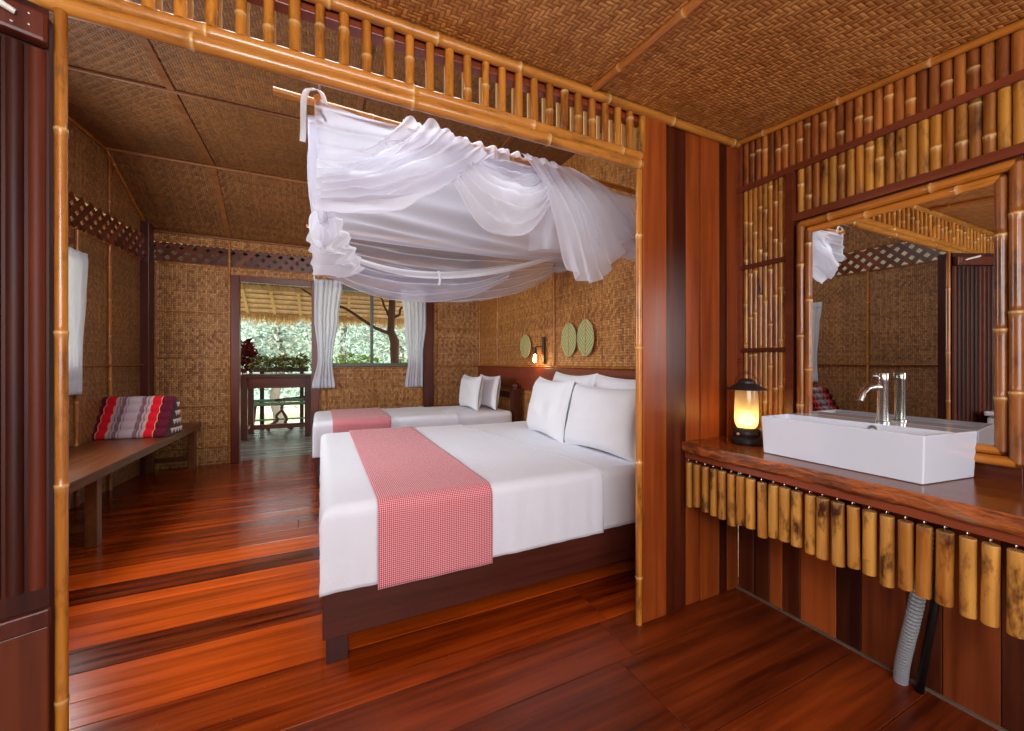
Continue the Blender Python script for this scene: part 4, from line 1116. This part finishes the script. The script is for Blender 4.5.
# ------------------------------------------------------------------ head wall: fans and sconce
def fan(yc, zc, ry, rz_, lab):
    o = thing('woven_fan', lab, 'fan', (HX-.03, yc, zc), 0, 'woven fans on the head wall', local=True)
    mb = MB(); N = 40; vs = [(0, 0, 0)]+[(0, ry*cos(2*pi*k/N), rz_*sin(2*pi*k/N)*(1.0 if sin(2*pi*k/N) > 0 else 1.0)) for k in range(N)]
    mb.add(vs, [(0, 1+k, 1+(k+1) % N) for k in range(N)]); mb.build('blade', 'fan', o, solid=.004)
    mb = MB(); mb.tube([(0, ry*cos(2*pi*k/N), rz_*sin(2*pi*k/N)) for k in range(N+1)], .004, 6); mb.build('rim', M['rope'], o, auto=50)
    mb = MB(); mb.tube([(-.004, 0, -rz_*.9), (-.004, 0, rz_+.09)], .005, 8); mb.build('handle', 'lath', o, auto=50)
fan(4.0, 1.325, .12, .125, 'small green patterned woven fan hanging left of the wall light')
fan(3.13, 1.355, .118, .15, 'green patterned woven fan on the head wall, the left one of the close pair')
fan(2.87, 1.36, .118, .155, 'green patterned woven fan on the head wall, the right one of the close pair')
sc = thing('wall_light', 'small dark wall light with a bare glowing bulb above the headboard rail', 'wall light', (HX-.01, 3.60, 1.25))
mb = MB(); mb.box(HX-.03, HX-.012, 3.59, 3.625, 1.13, 1.41); mb.build('back_plate', 'steel_dark', sc, bevel=.003)
mb = MB(); mb.tube([(HX-.03, 3.607, 1.30), (HX-.07, 3.63, 1.31), (HX-.08, 3.66, 1.31), (HX-.085, 3.68, 1.29)], .006, 8); mb.build('arm', 'steel_dark', sc, auto=60)
mb = MB(); mb.lathe([(0, 1.31), (.018, 1.305), (.022, 1.27), (.022, 1.235), (.016, 1.23)], (HX-.085, 3.68, 0), 16); mb.build('bulb_holder', 'steel_dark', sc, auto=50)
mb = MB(); mb.lathe([(0, 1.232), (.012, 1.228), (.013, 1.20), (.018, 1.18), (.016, 1.155), (0, 1.142)], (HX-.085, 3.68, 0), 16); mb.build('bulb', 'bulb', sc, smooth=True)

# ------------------------------------------------------------------ outside
mb = MB()
for i in range(22):
    y_ = YB+.06+i*.145
    if y_ < 8.1: mb.box(-3.4, 5.0, y_+.003, y_+.142, -.05, -.004, T(rnd.uniform(.4, .7), rnd.uniform(.4, .7)))
tag(mb.build('veranda_deck', 'deck'), None, None, kind='structure').name = 'floor.003'
mb = MB(); mb.box(-40, 40, 8.7, 60, -1.2, -1.0); mb.box(-40, -2.9, -20, 8.7, -1.2, -1.0)
struct(mb.build('ground', 'ground'))
# veranda table
tb = thing('veranda_table', 'tall dark brown wooden table standing on the veranda outside the doorway', 'table', (-.58, 7.4, 0))
mb = MB(); mb.box(-1.12, -.08, 7.0, 7.75, .915, .955, T(.4, .4)); mb.build('table_top', 'redwood_x', tb, bevel=.006)
mb = MB(); mb.box(-1.05, -.15, 7.06, 7.09, .755, .914, T(.6, .6)); mb.build('apron', 'redwood_x', tb, bevel=.003)
mb = MB(); mb.box(-1.05, -.15, 7.66, 7.69, .755, .914, T(.3, .3)); mb.build('apron', 'redwood_x', tb, bevel=.003)
for x_, y_ in ((-1.02, 7.05), (-.18, 7.05), (-1.02, 7.66), (-.18, 7.66)):
    mb = MB(); mb.box(x_-.045, x_+.045, y_-.035, y_+.035, 0, .914, T(.4, .4)); mb.build('leg', 'redwood', tb, bevel=.004)
mb = MB(); mb.box(-.98, -.22, 7.33, 7.37, .10, .17, T(.6, .5)); mb.build('stretcher', 'redwood_x', tb, bevel=.003)
for x_ in (-1.02, -.18):
    mb = MB(); mb.box(x_-.02, x_+.02, 7.08, 7.63, .11, .16, T(.4, .4)); mb.build('side_stretcher', 'redwood_y', tb, bevel=.003)
# railing
rl = thing('veranda_railing', 'rustic veranda railing of greenish bamboo rails and crooked branches', 'railing', (.5, 7.85, 0))
for z_ in (.50, .44, .18):
    mb = MB(); mb.bamboo((-3.2, 7.85, z_), (4.8, 7.85, z_), .028 if z_ > .2 else .014, T(.6, .6), .4); mb.build('rail', 'green_bam', rl, auto=50)
def branch(mb, p0, p1, r0, r1, wob, sd, n_=14, t=None):
    p0, p1 = Vector(p0), Vector(p1); pts = []
    for i in range(n_+1):
        k_ = i/n_; p = p0.lerp(p1, k_); e = sin(pi*k_)
        p += Vector((noise.noise(Vector((k_*3+sd, 0, 0))), noise.noise(Vector((0, k_*3+sd, 5)))*.4, noise.noise(Vector((k_*3, sd, 9)))))*wob*e; pts.append(p)
    mb.tube(pts, [r0+(r1-r0)*i/n_ for i in range(n_+1)], 9, t)
for i in range(20):
    x_ = -2.6+i*.36; mb = MB(); dx = rnd.choice((-.35, -.2, .12, .25, .4))
    branch(mb, (x_, 7.85, .0), (x_+dx, 7.85, .47), rnd.uniform(.018, .045), .016, .15, i*3.1, t=T(rnd.uniform(.3, .9), rnd.uniform(.2, .8))); mb.build('branch_baluster', 'bark', rl, smooth=True)
mb = MB(); branch(mb, (-1.15, 7.88, .50), (.3, 7.86, .60), .02, .03, .2, 5.5); mb.build('crooked_top_branch', 'bark', rl, smooth=True)
# tree trunk under the eave
tt = thing('branching_post', 'bare forked tree trunk standing by the veranda railing outside the window', 'tree trunk', (1.30, 8.05, 0))
mb = MB(); pts = [(1.36, 8.05, 0), (1.33, 8.05, .8), (1.30, 8.05, 1.25), (1.30, 8.05, 1.55), (1.23, 8.05, 1.75), (1.25, 8.05, 2.2), (1.26, 8.0, 2.45)]
mb.tube(pts, [.10, .09, .082, .09, .07, .065, .06], 12, T(.5, .5)); mb.build('trunk', 'bark', tt, smooth=True)
for i, (p0, p1, r_) in enumerate((((1.24, 8.05, 1.68), (-.3, 7.9, 2.42), .035), ((1.23, 8.05, 1.95), (1.03, 8.05, 2.4), .03), ((1.25, 8.05, 2.0), (1.7, 8.0, 2.3), .03))):
    mb = MB(); branch(mb, p0, p1, r_, .015, .12, i*7.); mb.build('branch', 'bark', tt, smooth=True)
# thatched roof over the veranda
rf = thing('thatched_roof', 'thatched veranda roof with pale battens and a ragged straw fringe', 'roof', (0, 7.3, 2.4))
def ry(y_): return 2.74-(y_-5.55)*.10
mb = MB()
x0, x1 = -4, 5.4
def prism(mb, pts, x0, x1, t=None):
    n_ = len(pts); vs = [(x0, p[0], p[1]) for p in pts]+[(x1, p[0], p[1]) for p in pts]
    mb.add(vs, [tuple(range(n_)), tuple(range(2*n_-1, n_-1, -1))]+[(i, i+n_, (i+1) % n_+n_, (i+1) % n_) for i in range(n_)], t)
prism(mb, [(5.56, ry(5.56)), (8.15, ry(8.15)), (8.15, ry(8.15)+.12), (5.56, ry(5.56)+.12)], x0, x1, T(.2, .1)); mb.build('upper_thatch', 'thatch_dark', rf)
SK0, SK1 = (8.12, 2.39), (8.62, 2.02)      # the steep outer skirt
mb = MB(); prism(mb, [SK0, SK1, (SK1[0]+.08, SK1[1]+.06), (SK0[0]+.04, SK0[1]+.16)], x0, x1, T(.6, .6)); mb.build('thatch_skirt', 'thatch', rf)
for i in range(5):
    k_ = .12+i*.2; y_ = SK0[0]+(SK1[0]-SK0[0])*k_-.012; z_ = SK0[1]+(SK1[1]-SK0[1])*k_-.012
    mb = MB(); mb.bamboo((x0, y_, z_), (x1, y_, z_), .011, T(.55, .5), .4); mb.build('batten', 'batten', rf, auto=50)
for i in range(20):
    x_ = -3.3+i*.42; mb = MB(); mb.bar((x_, SK0[0]-.03, SK0[1]), (x_+.02, SK1[0]-.06, SK1[1]+.02), .05, .015, T(.8, .9), up=(0, 1, 0)); mb.build('rafter', 'batten', rf)
for y_ in (6.6, 7.6): mb = MB(); mb.bamboo((x0, y_, ry(y_)-.03), (x1, y_, ry(y_)-.03), .03, T(.2, .2), .5); mb.build('purlin', 'bark', rf, auto=50)
mb = MB()
for i in range(5200):
    x_ = rnd.uniform(-3.4, 4.4); y_ = SK1[0]+rnd.uniform(-.05, .07); z0 = SK1[1]+rnd.uniform(-.01, .09); l_ = rnd.uniform(.10, .26)*(1+.35*noise.noise(Vector((x_*2, 0, 0))))
    w = rnd.uniform(.003, .008); dx = rnd.uniform(-.05, .05); dy = rnd.uniform(-.02, .05)
    mb.add([(x_-w, y_, z0), (x_+w, y_, z0), (x_+dx, y_+dy, z0-l_)], [(0, 1, 2)], T())
for i in range(500):
    x_ = rnd.uniform(-3.4, 4.4); y_ = 8.05+rnd.uniform(-.08, .06); z0 = 2.47; l_ = rnd.uniform(.05, .16); w = rnd.uniform(.004, .01)
    mb.add([(x_-w, y_, z0), (x_+w, y_, z0), (x_+rnd.uniform(-.03, .03), y_, z0-l_)], [(0, 1, 2)], T())
f_ = mb.build('straw_fringe', 'straw', rf); f_['kind'] = 'stuff'
# eave added as a sky blocker, so the sky does not burn into the left lattice
mb = MB(); mb.box(-4.6, -2.45, -2, 5.9, 2.55, 2.62); struct(mb.build('left_sky_block', 'bark_far')).name = 'trim_sky_block'
# main roof closing the top of the house
mb = MB(); mb.box(-2.45, 2.25, -1.8, 5.56, 3.14, 3.22); struct(mb.build('roof', 'thatch')).name = 'ceiling.002'

# plants
def leaves(mb, c, rx, ry_, rz_, n_, s0, s1, hollow=.5, flat=0.0):
    c = Vector(c)
    for i in range(n_):
        while True:
            d = Vector((rnd.uniform(-1, 1), rnd.uniform(-1, 1), rnd.uniform(-1, 1)))
            if hollow**2 < d.length_squared < 1: break
        p = c+Vector((d.x*rx, d.y*ry_, d.z*rz_)); s_ = rnd.uniform(s0, s1)
        a = Vector((rnd.gauss(0, 1), rnd.gauss(0, 1), rnd.gauss(0, .7))).normalized(); b = a.cross(Vector((rnd.gauss(0, 1), rnd.gauss(0, 1), rnd.gauss(0, 1)))).normalized()
        mb.add([p-a*s_, p+b*s_*.45, p+a*s_, p-b*s_*.45], [(0, 1, 2, 3)], T())
def shrub(nm, lab, c, r, n_, mt, s=(.03, .06), pot=None, cat='plant', grp=None):
    o = thing(nm, lab, cat, (c[0], c[1], 0 if pot is None else pot[0]), 0, grp)
    mb = MB(); leaves(mb, c, r[0], r[1], r[2], n_, s[0], s[1], .2); mb.build('foliage', mt, o)
    mb = MB()
    for k in range(7): branch(mb, (c[0]+rnd.uniform(-.3, .3)*r[0], c[1], (pot[0] if pot else 0)), (c[0]+rnd.uniform(-.8, .8)*r[0], c[1], c[2]+r[2]*.5), .008, .004, .05, k*2.)
    mb.build('stems', 'bark', o, smooth=True)
    if pot:
        mb = MB(); mb.lathe([(pot[1]*.7, pot[0]), (pot[1], pot[2]), (pot[1]*1.08, pot[2]+.01), (pot[1]*.9, pot[2]+.01), (0, pot[2]-.02)], (c[0], c[1], 0), 18); mb.build('pot', 'soil', o, auto=40)
    return o
# hanging planter boxes on the rail
pb = thing('planter_box', 'long planter of dusky leafy plants on the veranda railing beyond the doorway', 'planter', (-.6, 8.0, 0))
mb = MB(); mb.box(-1.02, -.2, 7.90, 8.08, .98, 1.05); mb.build('trough', 'soil', pb, bevel=.01)
mb = MB()
for i in range(9): leaves(mb, (-.98+i*.095, 7.98, 1.12+.03*sin(i*2)), .12, .12, .15, 100, .02, .05, .1)
mb.build('foliage', 'leaf_olive', pb)
for x_ in (-.9, -.3):
    mb = MB(); mb.box(x_-.03, x_+.03, 7.98, 8.04, 0, .98, T(.3, .3)); mb.build('support_post', 'bark', pb)
shrub('red_leaved_shrub', 'dark red leaved shrub standing at the left edge of the doorway view', (-1.13, 8.02, 1.24), (.17, .12, .30), 300, 'leaf_red', (.04, .08), (0.0, .16, .45))
shrub('leafy_shrub', 'pale green leafy shrub beyond the window, under the mullion', (.62, 8.9, 1.08), (.62, .25, .24), 520, 'leaf_near', (.03, .07), grp='shrubs beyond the railing')
shrub('leafy_shrub', 'pale green leafy shrub just right of the forked trunk', (1.75, 9.0, 1.0), (.45, .25, .26), 400, 'leaf_near', (.03, .07), grp='shrubs beyond the railing')
# distant trees
def tree(x_, y_, h, r, lab, mt='leaf_far', n_=4200):
    o = thing('leafy_tree', lab, 'tree', (x_, y_, -1.0), 0, 'trees beyond the veranda')
    mb = MB(); branch(mb, (x_, y_, -1.0), (x_, y_, -1+h*.7), .18, .08, .3, x_, t=T()); mb.build('trunk', 'bark_far', o, smooth=True)
    mb = MB()
    for k in range(9):
        a = rnd.uniform(0, 2*pi); rr = rnd.uniform(.2, .75)*r
        leaves(mb, (x_+rr*cos(a), y_+rr*sin(a)*.6, -1+h*rnd.uniform(.12, .95)), r*.62, r*.45, h*.22, n_//9, .05, .13, .3)
    mb.build('crown', mt, o)
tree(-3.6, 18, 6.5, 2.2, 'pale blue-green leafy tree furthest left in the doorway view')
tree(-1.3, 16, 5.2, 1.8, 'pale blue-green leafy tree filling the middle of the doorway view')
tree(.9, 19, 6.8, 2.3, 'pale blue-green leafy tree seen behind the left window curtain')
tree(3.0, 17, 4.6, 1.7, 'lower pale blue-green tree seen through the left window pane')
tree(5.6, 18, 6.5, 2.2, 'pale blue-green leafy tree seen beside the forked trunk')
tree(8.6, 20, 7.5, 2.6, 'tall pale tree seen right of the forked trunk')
mb = MB()
def hill(u, v):
    x_ = -45+90*u; y_ = 26+14*v; return (x_, y_, -1.1+(7+1.5*noise.noise(Vector((x_*.1, 0, 0)))+1.2*noise.noise(Vector((x_*.6, y_*.3, 4))))*sin(pi*.5*v))
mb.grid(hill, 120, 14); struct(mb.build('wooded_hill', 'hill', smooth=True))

# ------------------------------------------------------------------ light
w = bpy.data.worlds.new('world'); SC.world = w; w.use_nodes = True
nt = w.node_tree; nt.nodes.clear()
bg = nt.nodes.new('ShaderNodeBackground'); ou = nt.nodes.new('ShaderNodeOutputWorld'); nt.links.new(bg.outputs[0], ou.inputs[0])
bg.inputs[0].default_value = (.86, .93, 1, 1); bg.inputs[1].default_value = 2.2
def sun(e, rot, col=(1, .95, .86)):
    l = bpy.data.lights.new('sun', 'SUN'); l.energy = e; l.angle = radians(1.5); l.color = col
    o = bpy.data.objects.new('sun', l); o.rotation_euler = rot; COL.objects.link(o)
sun(6, (radians(38), 0, radians(28)))
def area(nm, loc, rot, sx, sy, e, col=(1, 1, 1)):
    l = bpy.data.lights.new(nm, 'AREA'); l.shape = 'RECTANGLE'; l.size = sx; l.size_y = sy; l.energy = e; l.color = col
    o = bpy.data.objects.new(nm, l); o.location = loc; o.rotation_euler = rot; COL.objects.link(o); return o
area('rear_fill', (0, -1.54, 1.4), (radians(90), 0, 0), 2.5, 1.0, 56, (.96, .98, 1))  # added fill light behind the camera, set in the added window
area('daylight_left_window', tuple(WL(1.85, 1.6, .13)), (0, radians(-90), -WA), .95, .70, 42, (1, .99, .97))
def pt(nm, loc, e, r_, col=(1, .9, .78)):
    l = bpy.data.lights.new(nm, 'POINT'); l.energy = e; l.shadow_soft_size = r_; l.color = col
    o = bpy.data.objects.new(nm, l); o.location = loc; COL.objects.link(o); return o
pt('bathroom_fill', (-.35, -.55, 1.75), 50, .2, (.97, .985, 1))  # added fill for the near room, not an actual fixture
o = area('bedroom_fill', (.0, 1.95, 2.98), (radians(28), 0, 0), 1.6, .6, 50, (.92, .965, 1))  # added overhead fill for beds and floor, out of view
pt('lantern_light', (lx, ly, CT+.12), 1.6, .03, (1, .55, .2))
pt('sconce_light', (HX-.12, 3.68, 1.12), .8, .02, (1, .6, .28))

# ------------------------------------------------------------------ camera
cam = bpy.data.cameras.new('camera'); co = bpy.data.objects.new('camera', cam); COL.objects.link(co)
co.location = (0, 0, 1.15); co.rotation_euler = (radians(90), 0, radians(-25.46))
cam.sensor_width = 36; cam.lens = 402/1024*36; cam.shift_y = -3.5/1024; cam.clip_start = .02; cam.clip_end = 200
SC.camera = co
for o in bpy.data.objects:
    if '_o' in o: del o['_o']
vs = SC.view_settings
vs.view_transform = 'Standard'; vs.look = 'None'; vs.gamma = 1; vs.use_curve_mapping = False; vs.exposure = 0.0
SC.cycles.max_bounces = 10; SC.cycles.transparent_max_bounces = 24; SC.cycles.diffuse_bounces = 5; SC.cycles.glossy_bounces = 5
SC.cycles.sample_clamp_indirect = 4
